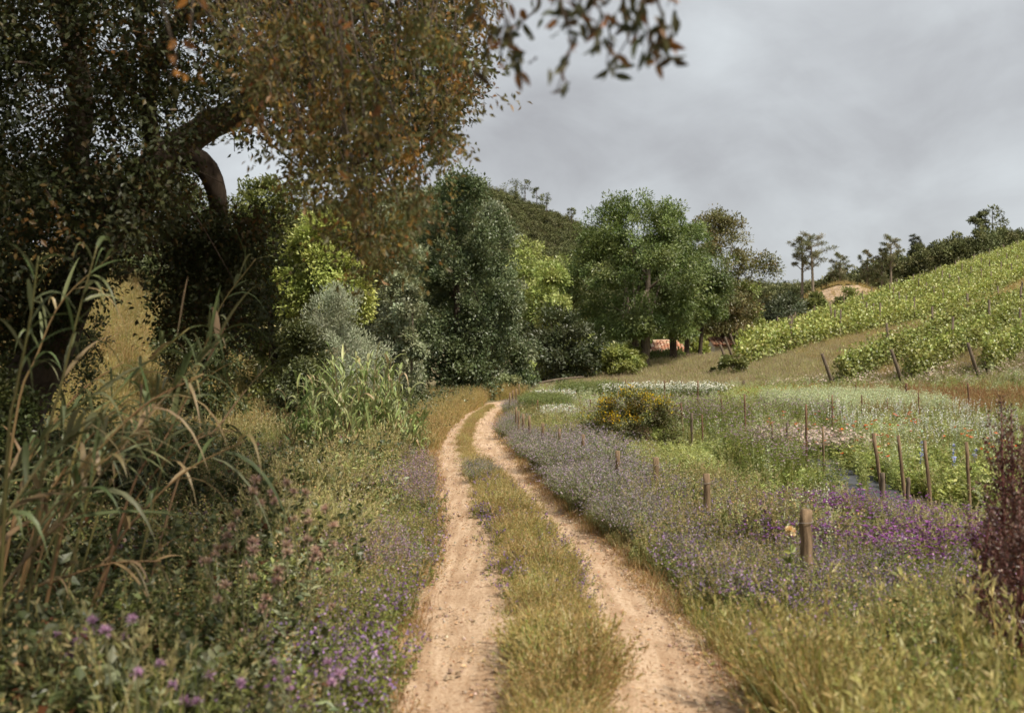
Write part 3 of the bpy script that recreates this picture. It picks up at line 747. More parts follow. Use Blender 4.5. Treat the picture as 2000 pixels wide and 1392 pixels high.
# ------------------------------------------------------------------ vineyard
VD = np.array([.635, .773]); VINE = [(3, (.21, .25, .07)), (2, (.275, .305, .105)), (1, (.125, .16, .042)), (.8, (.34, .36, .15))]
def vine_row(label, x0, y0, Lm, dens, leafL, posts_every=6.5, gap=None):
    z0 = float(gz(x0, y0)); root = empty('vine_row', (x0, y0, z0), label, 'vines', 'rows of the vineyard')
    org = np.array([x0, y0, z0])
    n = int(Lm * dens); s = R.uniform(.45, Lm, n)
    vig = .62 + .40 * np.abs(np.sin(s * 2.45 + x0)) + .08 * np.sin(s * .7 + y0)                   # each vine a mound of its own
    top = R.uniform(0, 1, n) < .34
    hgt = np.where(top, 1.25 * vig + R.uniform(0, .75, n) * R.uniform(0, 1, n) ** 1.3, R.uniform(.34, 1.35, n) * vig)
    cross = R.normal(0, .21, n) * np.where(top, .7, 1) * (.7 + .3 * vig)
    q = np.stack([x0 + VD[0] * s - VD[1] * cross, y0 + VD[1] * s + VD[0] * cross], 1)
    P = np.stack([q[:, 0], q[:, 1], gz(q[:, 0], q[:, 1]) + hgt], 1)
    o = np.stack([-VD[1] * cross, VD[0] * cross, (hgt - .8) * .5], 1); o = unit(o + 1e-6)
    D = unit(rdir(n) + o * .6 + np.where(top, .5, -.15)[:, None] * [0, 0, 1])
    LL = leafL * R.uniform(.6, 1.25, n)
    mb = MB(); mb.kites(P, D, LL, LL * .85, pick(VINE, n, .14) * np.where(top, 1.12, .78)[:, None], side=unit(o * .8 + rdir(n) * .6 + [0, 0, .8]))  # low leaves darkened as older growth, also putting shade between vines into colour
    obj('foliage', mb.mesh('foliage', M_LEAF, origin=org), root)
    # leaning end post, then upright line posts and stems
    a = math.radians(24); 
    b = np.array([x0, y0, float(gz(x0, y0)) - .1]); lean = np.array([-.66, -.30, 1.62])
    mb = MB(); mb.tube([b, b + lean * .5, b + lean], [.078, .072, .066], 7); obj('end_post', mb.mesh('end_post', M_WOODGREY, True, origin=org), root)
    k = 1
    while k * posts_every < Lm:
        s_ = k * posts_every; x, y = x0 + VD[0] * s_, y0 + VD[1] * s_; z = float(gz(x, y))
        mb = MB(); mb.tube([[x, y, z - .1], [x + R.normal(0, .05), y + R.normal(0, .05), z + 2.15]], [.06, .055], 6)
        obj('post', mb.mesh('post', M_WOODGREY, True, origin=org), root); k += 1
    mb = MB()
    for s_ in np.arange(.7, min(Lm, 26), 1.25):
        x, y = x0 + VD[0] * s_, y0 + VD[1] * s_; z = float(gz(x, y))
        mb.tube([[x, y, z - .05], [x + .05, y, z + .35], [x - .03, y + .02, z + .7]], [.035, .03, .025], 5)
    tag(obj('vine_stems', mb.mesh('vine_stems', M_BARK, True, origin=org), root), kind='stuff')
fx = np.array([13.4, 15.9, 18.7, 21.6, 24.7, 27.9, 31.2]); fy = np.array([41.2, 40.3, 39.7, 39.6, 39.8, 40.0, 40.4])
names = ['first', 'second', 'third', 'fourth', 'fifth', 'sixth', 'seventh']
for i in range(7):
    vine_row('%s vine row of the lower vineyard block counting from the grass path' % names[i], fx[i], fy[i], 46 if i < 4 else 30, 500, .14)
ups = [(11.6, 52.6, 70), (12.9, 57.5, 84), (14.4, 63.0, 96), (16.2, 69., 104), (18.3, 75.3, 110), (17.6, 78.0, 112)]
un = ['front vine row of the upper block along the grass path, nearest the cottage', 'second vine row of the upper block from the grass path', 'third vine row up the hill in the upper block',
      'fourth vine row up the hill in the upper block', 'second last vine row under the crest of the hill', 'topmost vine row along the crest of the hill']
for (x, y, L_), lb in zip(ups, un):
    vine_row(lb, x, y, L_, 195, .20, 7.5)

# ------------------------------------------------------------------ large oak overhanging the track from the left
oak = empty('cork_oak', (-6.4, 12., 0), 'huge dark oak leaning over the track with rust-tinged hanging leaves', 'tree')
OO = np.array([-6.4, 12., 0.])
def opx(px, py, Y): return W(px, py, Y)
def limb(mb, P, r0, r1, n=14, sides=9, wob=.06):
    mb.tube(spline(P, n), np.linspace(r0, r1, n), sides, wob=wob)
mb = MB()
limb(mb, [[-6.5, 12, -.2], opx(30, 800, 12), opx(95, 680, 12), opx(165, 520, 12), opx(250, 390, 12), opx(330, 300, 12)], .34, .20, 22, 11, .04)
obj('trunk', mb.mesh('trunk', M_BARK, True, origin=OO), oak)
for P, r0, r1 in [
    ([opx(325, 305, 12), opx(400, 250, 12.1), opx(470, 215, 12.2), opx(560, 150, 12.3), opx(660, 60, 12.4), opx(760, -60, 12.4)], .20, .09),
    ([opx(350, 295, 12), opx(400, 325, 12), opx(424, 380, 12.1), opx(428, 440, 12.3), opx(436, 520, 12.5), opx(450, 640, 12.6)], .15, .08),
    ([opx(200, 460, 12), opx(150, 330, 11.6), opx(160, 180, 11.2), opx(120, 0, 10.8), opx(100, -180, 10.6)], .18, .08),
    ([opx(300, 330, 12), opx(290, 200, 11.5), opx(300, 120, 11.2), opx(270, 40, 11), opx(330, -120, 10.6)], .10, .05),
    ([opx(300, 120, 11.2), opx(350, 40, 11), opx(420, 15, 10.8), opx(520, 0, 10.4), opx(575, 50, 10.), opx(605, 110, 9.8), opx(610, 175, 9.7)], .08, .03),
    ([opx(470, 215, 12.2), opx(500, 240, 12), opx(540, 260, 11.8), opx(600, 250, 11.4)], .05, .02),
    ([opx(120, 0, 10.8), opx(240, -40, 10), opx(400, -80, 9), opx(600, -110, 8), opx(760, -130, 7), opx(900, -140, 5.5), opx(1060, -120, 4.2), opx(1330, -60, 3.5)], .11, .025),
    ([opx(420, 15, 10.8), opx(520, -60, 10.4), opx(650, -40, 10), opx(780, 40, 9.6), opx(860, 130, 9.3)], .06, .02)]:
    mb = MB(); limb(mb, P, r0, r1); obj('limb', mb.mesh('limb', M_BARK, True, origin=OO), oak)

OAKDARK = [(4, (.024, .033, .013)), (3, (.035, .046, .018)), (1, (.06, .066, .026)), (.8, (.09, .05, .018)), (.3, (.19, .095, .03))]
def env(x, pts_):
    a = np.array(pts_, float); return np.interp(x, a[:, 0], a[:, 1])
E_DARK = [(-400, 640), (0, 610), (60, 585), (130, 560), (230, 545), (290, 520), (330, 470), (400, 300), (440, 285), (560, 300), (640, 360), (760, 330), (840, 300), (900, 240), (940, 190)]
K = 2000
px = R.uniform(-300, 930, K * 2); py = R.uniform(-260, 620, K * 2); dp = R.uniform(8.5, 15.5, K * 2)
low = env(px, E_DARK) - R.uniform(0, 50, K * 2)
hole = (np.hypot((px - 500) / 75, (py - 315) / 50) < 1) | (np.hypot((px - 395) / 45, (py - 285) / 22) < 1)
thin = (lump(px, py, .021, 2.) < .40) & (py < 330) & (px > 40)
k = (py < low) & ~hole & ~(thin & (R.uniform(0, 1, K * 2) < .72))
px, py, dp = px[k][:K], py[k][:K], dp[k][:K]
k2 = 150; qx = np.concatenate([R.uniform(330, 520, k2), R.uniform(-150, 300, 130)]); qy = np.concatenate([R.uniform(425, 660, k2), R.uniform(540, 690, 130)]); qd = R.uniform(10.5, 12.4, k2 + 130)
ok = ~((qx > 120) & (qx < 300) & (qy > 575))
px, py, dp = np.concatenate([px, qx[ok]]), np.concatenate([py, qy[ok]]), np.concatenate([dp, qd[ok]])
C = np.stack([(px - 1000) * dp / F, dp, CAMZ - (py - YH) * dp / F], 1)
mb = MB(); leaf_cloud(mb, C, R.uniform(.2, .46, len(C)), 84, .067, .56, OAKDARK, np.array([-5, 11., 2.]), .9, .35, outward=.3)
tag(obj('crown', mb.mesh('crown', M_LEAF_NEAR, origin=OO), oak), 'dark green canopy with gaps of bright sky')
mb = MB()                                                     # fine twigs inside the canopy
for i in range(170):
    j = R.integers(len(C)); c = C[j]
    if px[j] > 760: continue
    e = c + R.normal(0, .25, 3) + [0, 0, -.35]
    mb.tube(spline([c, (c + e) / 2 + R.normal(0, .08, 3), e], 5), np.linspace(.014, .004, 5), 4)
tag(obj('twigs', mb.mesh('twigs', M_BARK, True, origin=OO), oak), kind='stuff')

K = 900                                                       # unseen oak crown added overhead, out of view, to shade the verge
C2 = np.stack([R.uniform(-11, 1.5, K), R.uniform(-5, 10, K), R.uniform(4.6, 7.6, K)], 1)
C2 = C2[(C2[:, 2] > CAMZ + .40 * C2[:, 1]) & ~((C2[:, 1] > 4.3) & (C2[:, 0] > -2.3))]  # gap keeps the sun on the hanging rust leaves
mb = MB(); leaf_cloud(mb, C2, R.uniform(.35, .6, len(C2)), 50, .12, .6, OAKDARK, np.array([-5, 6., 3.]), .8, .3, outward=.3)
tag(obj('unseen_shade_crown', mb.mesh('unseen_shade_crown', M_LEAF_NEAR, origin=OO), oak), kind='stuff')

# rust-coloured hanging foliage in front of the crown
RUSTY = [(2.6, (.15, .10, .032)), (1.4, (.24, .135, .042)), (3, (.115, .105, .038)), (4, (.065, .072, .028)), (.5, (.40, .22, .065)), (.4, (.20, .08, .035))]
E_RUST = [(480, 160), (540, 300), (600, 395), (660, 430), (700, 545), (735, 560), (790, 560), (805, 470), (818, 330), (850, 320), (880, 345), (900, 220), (925, 180), (945, 80)]
mb, tw = MB(), MB()
for i in range(125):
    x1 = R.uniform(490, 925); ee = env(x1, E_RUST); ye = ee * R.uniform(.1, 1.0) if R.uniform() < .7 else ee * R.uniform(.85, 1.0)
    d = R.uniform(5.8, 9.4); x0 = x1 - R.uniform(-120, 260)
    p = spline([opx(x0, -190, d + .5), opx(x0 * .55 + x1 * .45 + R.normal(0, 18), ye * .35 - 70, d + .2), opx(x1 + R.normal(0, 12), ye * .8 - 20, d), opx(x1, ye, d)], 14)
    tw.tube(p, np.linspace(.006, .002, 14), 4)
    tone = R.uniform(0, 1); base_c = pick(RUSTY if tone < .36 else [(1, (.07, .075, .03)), (1, (.11, .10, .04))], 1, .1)
    nodes = int(3 + 9 * max(0, ye + 190) / 750)
    for j in range(nodes):
        t = R.uniform(.15, 1) ** .75 if j else .97
        c = np.array([np.interp(t, np.linspace(0, 1, 14), p[:, k_]) for k_ in range(3)])
        e = c + R.normal(0, .17, 3) * [1, 1, .6] + [0, 0, -.10]; n = R.integers(12, 24)
        q = c + (e - c) * R.uniform(0, 1.1, (n, 1)) + R.normal(0, .038, (n, 3))
        D = unit(rdir(n) * .7 + unit(e - c) * .5 + [0, 0, -.45]); L_ = .056 * R.uniform(.6, 1.25, n)
        mb.kites(q, D, L_, L_ * .46, base_c * .45 + pick(RUSTY, n, .2) * .55, fold=.14)
tag(obj('hanging_leaves', mb.mesh('hanging_leaves', M_LEAF_NEAR, origin=OO), oak), 'rust and olive leaves hanging down beside the track')
tag(obj('hanging_twigs', tw.mesh('hanging_twigs', M_BARK, True, origin=OO), oak), kind='stuff')

# nearest twigs: each leaf its own piece
def near_leaf(w, bend):
    m = MB(); s = np.linspace(0, 1, 6); ww = w * np.array([.12, .75, 1., .9, .55, .02]); zc = -bend * s ** 2
    V = []
    for a, b, c in zip(s, ww, zc): V += [[a, -b / 2, c + b * .22], [a, 0, c], [a, b / 2, c + b * .22]]
    q = []
    for i in range(5):
        for j in range(2): q.append([i * 3 + j, i * 3 + j + 1, i * 3 + j + 4, i * 3 + j + 3])
    return m, V, q
LEAFSHAPES = []
for cc in [(.055, .062, .028), (.085, .080, .032), (.16, .085, .035), (.23, .11, .04), (.07, .05, .028), (.34, .16, .045)]:
    m, V, q = near_leaf(R.uniform(.34, .46), R.uniform(.1, .35)); m.add(V, cc, q); LEAFSHAPES.append(m.mesh('oak_leaf', M_LEAF_NEAR, True))
near = obj('near_branch', None, oak)
near_mb = MB(); leaf_spots = []
def twig(P, d, n, r=.006, prob=(4, 3, 2, 1, 2, .2)):
    p = spline([opx(a, b, d + c) for a, b, c in P], 16); near_mb.tube(p, np.linspace(r, .0022, 16), 5)
    for j in range(n):
        t = R.uniform(.12, 1); q = np.array([np.interp(t, np.linspace(0, 1, 16), p[:, k]) for k in range(3)])
        q = q + R.normal(0, .022, 3); leaf_spots.append((q, R.choice(6, p=np.array(prob) / sum(prob))))
for P, d, n in [([(915, -60, .2), (935, 20, 0), (960, 80, 0), (940, 140, 0)], 3.6, 22), ([(970, -60, .2), (985, 30, 0), (1000, 95, 0), (1025, 165, 0)], 3.4, 28),
                ([(1040, -60, .1), (1050, 10, 0), (1010, 55, 0), (985, 130, 0)], 3.7, 22), ([(1075, -60, .1), (1100, 20, 0), (1115, 90, 0), (1085, 185, 0)], 3.2, 30),
                ([(1130, -60, .1), (1160, 0, 0), (1190, 60, 0), (1185, 130, 0)], 3.2, 26), ([(1190, -60, .1), (1220, 10, 0), (1235, 55, 0), (1200, 120, 0)], 3.4, 24),
                ([(1235, -60, .1), (1258, 10, 0), (1270, 70, 0), (1302, 128, 0)], 3.1, 38), ([(1260, -60, 0), (1290, 20, 0), (1300, 60, 0), (1290, 100, 0)], 3.2, 24),
                ([(1290, -60, 0), (1310, -20, 0), (1320, 12, 0)], 3.3, 8), ([(1090, -60, 0), (1130, 20, 0), (1165, 45, 0), (1140, 65, 0)], 3.3, 18)]:
    twig(P, d, n)
for P, d, n in [([(300, -60, .3), (330, 60, 0), (345, 120, 0), (325, 160, 0)], 3.6, 7), ([(380, -40, .3), (372, 60, 0), (368, 110, 0)], 3.8, 6),
                ([(700, -60, .4), (730, 140, 0), (742, 250, 0)], 4.6, 14), ([(660, -60, .4), (670, 180, 0), (672, 330, 0)], 4.8, 12)]:
    twig(P, d, n, .005, (1, 1, 2, 3, 1, 5))
near.data = None
bpy.data.objects.remove(near)
near = tag(obj('near_branch', near_mb.mesh('near_branch', M_BARK, True, origin=OO), oak), 'closest twigs reaching across the sky, blurred')
for q, kx in leaf_spots:
    o_ = obj('leaf', LEAFSHAPES[kx], near, tuple(q - OO))
    d = unit(R.normal(0, .55, 3) + [0, 0, -.75]); o_.rotation_euler = Vector(d).to_track_quat('X', 'Z').to_euler()
    o_.rotation_euler.rotate_axis('X', R.uniform(0, 6.28)); sc = R.uniform(.045, .075); o_.scale = (sc, sc, sc)

# ------------------------------------------------------------------ giant cane
CANEG = [(3, (.085, .115, .055)), (2, (.12, .15, .08)), (1, (.18, .205, .12)), (.8, (.36, .27, .155))]
CANEDRY = [(2, (.36, .27, .15)), (1, (.25, .19, .10)), (1.8, (.11, .14, .065))]
def cane_leaf(mb, p0, d0, L, w, droop, col, segs=6):
    t = np.linspace(0, 1, segs + 1)[:, None]
    c = p0 + L * (d0 * t * (1 - .25 * t * droop) + np.array([0, 0, -1.]) * droop * .75 * t ** 2)
    T = unit(np.gradient(c, axis=0)); S = unit(np.cross(T, [0, 0, 1.]) + R.normal(0, .25, 3)); N = np.cross(S, T)
    ww = (w * np.interp(t, [0, .12, .35, .7, 1], [.45, .95, 1, .55, .03]))
    V = np.stack([c - S * ww * .5 + N * ww * .18, c, c + S * ww * .5 + N * ww * .18], 1).reshape(-1, 3)
    q = [[i * 3 + j, i * 3 + j + 1, i * 3 + j + 4, i * 3 + j + 3] for i in range(segs) for j in range(2)]
    mb.add(V, col, q)
def giant_cane(label, P, r, nl, L, w, t0=.35, group=None, single=True, pal=CANEG, fan=.8):
    P = np.asarray(P, float); org = P[0].copy(); org[2] = float(gz(org[0], org[1]))
    root = empty('giant_cane', tuple(org), label, 'cane', group)
    p = spline(P, 18); mb = MB(); mb.tube(p, np.linspace(r, r * .35, 18), 7, pick([(1, (.30, .21, .105)), (1, (.22, .19, .08))], 1)[0])
    obj('stem', mb.mesh('stem', M_CANE, True, origin=org), root)
    T = unit(np.gradient(p, axis=0)); allm = MB()
    for j in range(nl):
        t = t0 + (1 - t0) * (j + R.uniform(0, .8)) / nl; t = min(t, .995); i = t * 17; i0 = min(int(i), 16); u = i - i0
        q = p[i0] * (1 - u) + p[i0 + 1] * u; tt = T[i0]
        side = unit(np.cross(tt, rdir(1)[0])); 
        d = unit(tt * R.uniform(.5, 1.0) + side * fan * R.uniform(.6, 1.1) + [0, 0, .15])
        mm = MB() if single else allm
        cane_leaf(mm, q, d, L * R.uniform(.6, 1.15), w * R.uniform(.7, 1.15), R.uniform(.25, 1.15), pick(CANEDRY if t < .45 and R.uniform() < .55 else pal, 1, .12)[0])
        if single: obj('leaf', mm.mesh('leaf', M_CANE, True, origin=org), root)
    if not single: tag(obj('leaves', allm.mesh('leaves', M_CANE, True, origin=org), root), kind='stuff')
def gp(px, py, Y):
    a = W(px, py, Y); return a
def cane_px(label, pts_, r=.012, nl=14, L=.5, w=.032, **k):
    nl = int(nl * 1.35); L = L * 1.15
    a = [gp(*q) for q in pts_]; kk = min(1.5, max(.2, a[0][2] / max(.05, a[1][2] - a[0][2]))); b = a[0] - (a[1] - a[0]) * kk; b[2] = float(gz(b[0], b[1])) - .05
    giant_cane(label, [b] + a, r, nl, L, w, group='canes in the tangle under the oak' if 'tangle' in label else 'canes leaning in from the oak side', **k)
cane_px('thick cane leaning far over, its leaf fan lowest in front of the meadow', [(10, 1140, 6.0), (150, 985, 6.3), (300, 800, 6.7), (430, 665, 7.0)], nl=22, L=.7, w=.045, t0=.3, pal=CANEG)
cane_px('slim tan cane stem rising at the edge of the picture', [(14, 890, 5.6), (32, 760, 5.6), (58, 630, 5.6), (75, 500, 5.6)], nl=9, L=.5, t0=.55)
cane_px('tan cane stem standing before the oak trunk', [(85, 900, 6.2), (120, 750, 6.2), (155, 605, 6.2), (190, 480, 6.2)], nl=10, L=.5, t0=.5)
cane_px('bent cane crossing the sunny meadow', [(150, 870, 6.8), (210, 790, 6.9), (280, 715, 7.0), (370, 640, 7.1)], nl=12, L=.5, t0=.35)
cane_px('cane with broad upright leaf bunch at mid height', [(255, 960, 7.2), (320, 860, 7.4), (380, 750, 7.6), (440, 640, 7.8)], nl=13, L=.6, w=.05, t0=.3, fan=.55)
cane_px('cane with splayed pale leaves beside the ivy-covered tree', [(360, 900, 8.2), (420, 840, 8.4), (470, 775, 8.6), (520, 715, 8.8)], nl=12, L=.5, t0=.3)
cane_px('tallest cane tip curving against the ivy-covered tree', [(330, 860, 8.4), (385, 720, 8.5), (430, 600, 8.6), (500, 505, 8.7)], nl=12, L=.5, t0=.5)
cane_px('low drooping cane above the brambles', [(20, 1180, 6.4), (120, 1130, 6.5), (215, 1100, 6.6), (315, 1095, 6.7)], nl=14, L=.34, w=.03, t0=.3, pal=CANEDRY)
cane_px('shaded cane hanging long strap leaves near the picture edge', [(-20, 1080, 5.6), (30, 980, 5.7), (95, 890, 5.8), (180, 830, 5.9)], nl=16, L=.55, w=.045, t0=.2)
cane_px('cane with dry curled leaves under the thick leaning one', [(60, 1060, 6.2), (140, 960, 6.3), (220, 880, 6.4), (290, 830, 6.5)], nl=15, L=.45, w=.032, t0=.2, pal=CANEDRY)
cane_px('thin cane in the dark beside the oak trunk', [(30, 820, 7.2), (70, 700, 7.2), (120, 590, 7.2), (215, 500, 7.2)], nl=11, L=.5, t0=.4)
cane_px('short cane with arching leaves at the foot of the meadow', [(200, 980, 8.0), (250, 900, 8.1), (300, 840, 8.2), (340, 800, 8.3)], nl=12, L=.42, t0=.2)
for i in range(16):
    x0, y0 = R.uniform(-60, 230), R.uniform(930, 1120); d = R.uniform(6.0, 8.6); ln = R.uniform(.4, 1.2)
    cane_px('dense green cane in the tangle under the oak', [(x0, y0, d), (x0 + 60 * ln, y0 - 90, d), (x0 + 140 * ln, y0 - 170, d), (x0 + 240 * ln, y0 - 225, d)], nl=11, L=.5, w=.034, t0=.2, single=False)
# clump of young cane beside the track
for i in range(130):
    a = R.uniform(0, 6.283); rr = math.sqrt(R.uniform(0, 1)); X = -2.85 + 1.30 * rr * math.cos(a); Y = 18.6 + 1.9 * rr * math.sin(a)
    if X > eLL(Y) - .12: X = float(eLL(Y)) - .15
    h = (2.0 - .8 * rr ** 2) * R.uniform(.6, 1.12) * (1 if X < -2.1 else .7); dx, dy = R.normal(0, .16, 2)
    giant_cane('fresh green cane in the dense clump beside the track', [[X, Y, -.05], [X + dx * .4, Y + dy * .4, h * .5], [X + dx, Y + dy, h]],   .009, 13, .62, .055, t0=.12,
               group='canes of the clump beside the track', single=False, pal=[(3, (.145, .20, .075)), (2, (.20, .26, .11)), (1, (.28, .32, .17)), (.4, (.44, .36, .2))], fan=.6)

# ------------------------------------------------------------------ posts and stakes
def post(label, px, ptop, Y, d, h=None, lean=0., name='fence_post', mat=None, group='posts along the track', wire=False, pxb=None):
    X = (px - 1000) * Y / F; z = float(gz(X, Y)); top = CAMZ - (ptop - YH) * Y / F
    xb = X if pxb is None else (pxb - 1000) * Y / F
    root_me = MB(); k = 7
    P = np.linspace([xb - X, 0, -.08], [0, R.normal(0, .01), top - z], k) + np.concatenate([[[0, 0, 0]], R.normal(0, d * .05, (k - 2, 3)) * [1, 1, 0], [[0, 0, 0]]])
    root_me.tube(P, np.linspace(d * .52, d * .48, k) * (1 + R.normal(0, .03, k)), 10, wob=.03)
    me = root_me.mesh(name, mat or M_WOOD, True)
    o = obj(name, me, None, (X, Y, z)); tag(o, label, 'post' if name == 'fence_post' else 'stake', group)
    if wire:
        w = MB(); a = np.linspace(0, 9.4, 26); f = .82
        w.tube(np.stack([np.cos(a) * d * .54, np.sin(a) * d * .54, (top - z) * f + a * .006], 1), .003, 5, (.5, .48, .45)); obj('wire', w.mesh('wire', M_PIPE, True), o)
for a in [('thick weathered post beside the peach coloured flower', 1575, 995, 9.1, .112, True), ('post with wire, second nearest, among purple flowers', 1380, 925, 11.8, .085, True),
          ('flat-topped leaning post beyond the lavender', 1281, 893, 13.5, .078, True), ('post half sunk in lavender before the yellow bush', 1206, 880, 14.3, .07, False),
          ('short post behind the lavender left of the yellow bush', 1139, 848, 16.9, .066, False), ('dark post by the first white flowers', 1093, 837, 18, .056, False),
          ('post at the corner of the lavender bank', 1060, 826, 19.3, .062, False), ('post standing just before the green flower bed', 1034, 812, 21.2, .06, False),
          ('thin dark post second along from the green flower bed', 1022, 808, 21.8, .056, False), ('thin post third along from the green flower bed', 1013, 803, 22.6, .052, False),
          ('thin post where the lavender meets the bend', 1008, 795, 24, .05, False), ('outermost post of the cluster at the bend', 996, 767, 31, .06, False),
          ('second post of the cluster at the bend', 1001.5, 762, 32.7, .055, False), ('third post of the cluster at the bend', 1008, 759, 33.8, .05, False),
          ('farthest post of the cluster at the bend', 1014, 750, 37, .05, False)]:
    post(a[0], a[1], a[2], a[3], a[4], wire=a[5])
S_ = 'stakes in the flower field'
for lb, pt, ptop, Y, d, pb, mt in [
    ('tall thick stake leaning beside a short stump on the dark sheeting', 1706, 846, 14.4, .068, 1727, M_WOOD), ('short thick stake stump at the front of the dark sheeting', 1723, 923, 14.25, .088, 1725, M_WOODGREY),
    ('tall leaning stake second along the dark sheeting', 1754, 850, 14.3, .06, 1770, M_WOOD), ('short stake stump touching the second leaning stake', 1773, 932, 14.15, .07, 1774, M_WOODGREY),
    ('tall brown stake before the leafy dahlias', 1806, 860, 13.0, .058, 1822, M_WOOD), ('tall stake close to the dark red plants', 1887, 863, 13.5, .055, 1896, M_WOOD),
    ('tall slim stake at the edge of the pale daisies', 1574, 789, 16.4, .042, 1576, M_RUST), ('stake just right of the slim tall one by the pale daisies', 1607, 832, 16.2, .045, 1610, M_WOOD),
    ('slim dark stake among the mauve verbena', 1537, 825, 18.6, .042, 1538, M_WOODGREY), ('slim stake left of the dark one among the verbena', 1508, 825, 18.9, .04, 1509, M_WOOD),
    ('tall reddish stake in the middle of the verbena', 1454, 770, 22., .042, 1457, M_RUST), ('tall thin stake before the pale green bed', 1625, 771, 21.5, .036, 1626, M_RUST),
    ('thick stake standing in rusty grass under the vineyard', 1770, 748, 32.5, .12, 1773, M_RUST), ('thin rusty stake next to the thick one in rusty grass', 1794, 767, 28.2, .045, 1796, M_RUST),
    ('leaning red-brown stake near the dark red plants, under the vineyard', 1890, 748, 29.8, .07, 1896, M_RUST), ('thin stake at the rim of the rusty grass', 1733, 778, 27.8, .035, 1734, M_RUST),
    ('thin stake in the white larkspur', 1683, 771, 27., .045, 1684, M_RUST), ('small stake above the pale green bed', 1672, 746, 33., .045, 1671, M_RUST),
    ('thin stake among the red flowers', 1499, 767, 33., .04, 1499.5, M_RUST), ('short stake at the end of the red flowers', 1543, 767, 34., .05, 1543, M_RUST),
    ('weathered stake right beside the yellow flowered bush', 1351, 806, 21.8, .075, 1352, M_WOODGREY), ('reddish stake leaning behind the yellow flowered bush', 1330, 787, 22.6, .05, 1336, M_RUST),
    ('thin tan stake between verbena and the yellow flowered bush', 1371, 809, 21.3, .04, 1373, M_RUST), ('stake leaning slightly in the open verbena', 1408, 778, 26.5, .055, 1414, M_RUST),
    ('tall stake at the far side of the daisy hedge, toward its middle', 1298, 743, 34., .05, 1299, M_RUST), ('tall stake in front of the daisy hedge', 1363, 743, 29.5, .05, 1363, M_RUST),
    ('thick stake behind the white snapdragons', 1153, 780, 30.5, .06, 1154, M_RUST), ('stake at the corner of the round green bed', 1050, 781, 29.5, .045, 1051, M_RUST),
    ('short stake among the white snapdragons', 1079, 803, 28., .035, 1079.5, M_RUST), ('pinkish stake at the end of the white snapdragons', 1112, 795, 28.5, .04, 1112, M_RUST),
    ('stake where the daisy hedge meets the plain green hedge', 1197, 747, 37., .05, 1197, M_WOODGREY), ('thin stake behind the round green bed', 1096, 778, 33., .04, 1096, M_RUST),
    ('crooked thick stump on bare grass behind the red flowers', 1453, 743, 44., .16, 1451, M_WOODGREY), ('dark short stake on the bare grass behind the daisies', 1429, 751, 44., .07, 1430, M_WOODGREY),
    ('left stake of a close pair behind the daisy hedge end', 1395, 741, 43., .07, 1396, M_WOOD), ('right stake of a close pair behind the daisy hedge end', 1399.5, 743, 43., .06, 1401, M_WOOD)]:
    post(lb, pt, ptop, Y, d * .82, name='wooden_stake', mat=mt, group=S_, pxb=pb)
for pt, ptop in [(1208, 739), (1236, 742), (1268, 740), (1308, 741), (1331, 744), (1222, 741)]:
    post('small thin stake in the far line behind the daisy hedge', pt, ptop, 43.5, .045, name='wooden_stake', mat=M_RUST, group='far line of stakes behind the daisies')
# wooden rail at the end of the field
rl = empty('wooden_rail', (*ground_at(1090, 757), 0), 'long bare pole rail on two low posts at the end of the track', 'rail')
a, b = W(1040, 750, 46), W(1140, 736, 52); o3 = np.array(rl.location)
mb = MB(); mb.tube(spline([a - o3, (a + b) / 2 - o3 + [0, 0, .06], b - o3], 8), .045, 7, wob=.05); obj('rail', mb.mesh('rail', M_WOODGREY, True), rl)
for q in (a, a * .6 + b * .4):
    mb = MB(); z = float(gz(q[0], q[1])); mb.tube([[q[0], q[1], z - .1] - o3, q - o3], [.05, .045], 7); obj('post', mb.mesh('post', M_WOODGREY, True), rl)
# dark weed sheeting and poles lying at its front
def sheet(label, x0, x1, y0, y1, sk):
    nx, ny = 26, 40; u, v = np.meshgrid(np.linspace(0, 1, nx), np.linspace(0, 1, ny))
    X = x0 + (x1 - x0) * u + sk * v; Y = y0 + (y1 - y0) * v
    Z = gz(X, Y) + .03 + .025 * np.sin(X * 5 + 2 * np.sin(Y * 3)) * np.sin(Y * 4.2) + R.normal(0, .005, X.shape)
    ii = (np.arange(ny - 1)[:, None] * nx + np.arange(nx - 1)[None]).ravel()
    m = MB(); m.add(np.stack([X, Y, Z], -1).reshape(-1, 3), (1, 1, 1), np.stack([ii, ii + 1, ii + nx + 1, ii + nx], 1))
    tag(obj('weed_sheet', m.mesh('weed_sheet', M_FABRIC, True)), label, 'sheeting')
sheet('grey-black weed sheeting between the stakes and the pale daisies', 4.75, 5.75, 13.9, 20.5, .9)
sheet('strip of weed sheeting under the leafy dahlias', 6.1, 7.6, 12.9, 17.0, .3)
for lb, p0, p1 in [('pale pole lying along the front of the dark sheeting', (1690, 992), (1755, 1004)), ('pale pole lying beyond the magenta flowers near the dahlias', (1770, 1012), (1835, 1030))]:
    a = np.array([*ground_at(*p0), .10]); b = np.array([*ground_at(*p1), .10])
    mb = MB(); mb.tube(spline([a - a, (b - a) * .5 + [0, 0, .02], b - a], 8), .035, 8, wob=.05)
    tag(obj('fallen_pole', mb.mesh('fallen_pole', M_PIPE, True), None, tuple(a)), lb, 'pole')

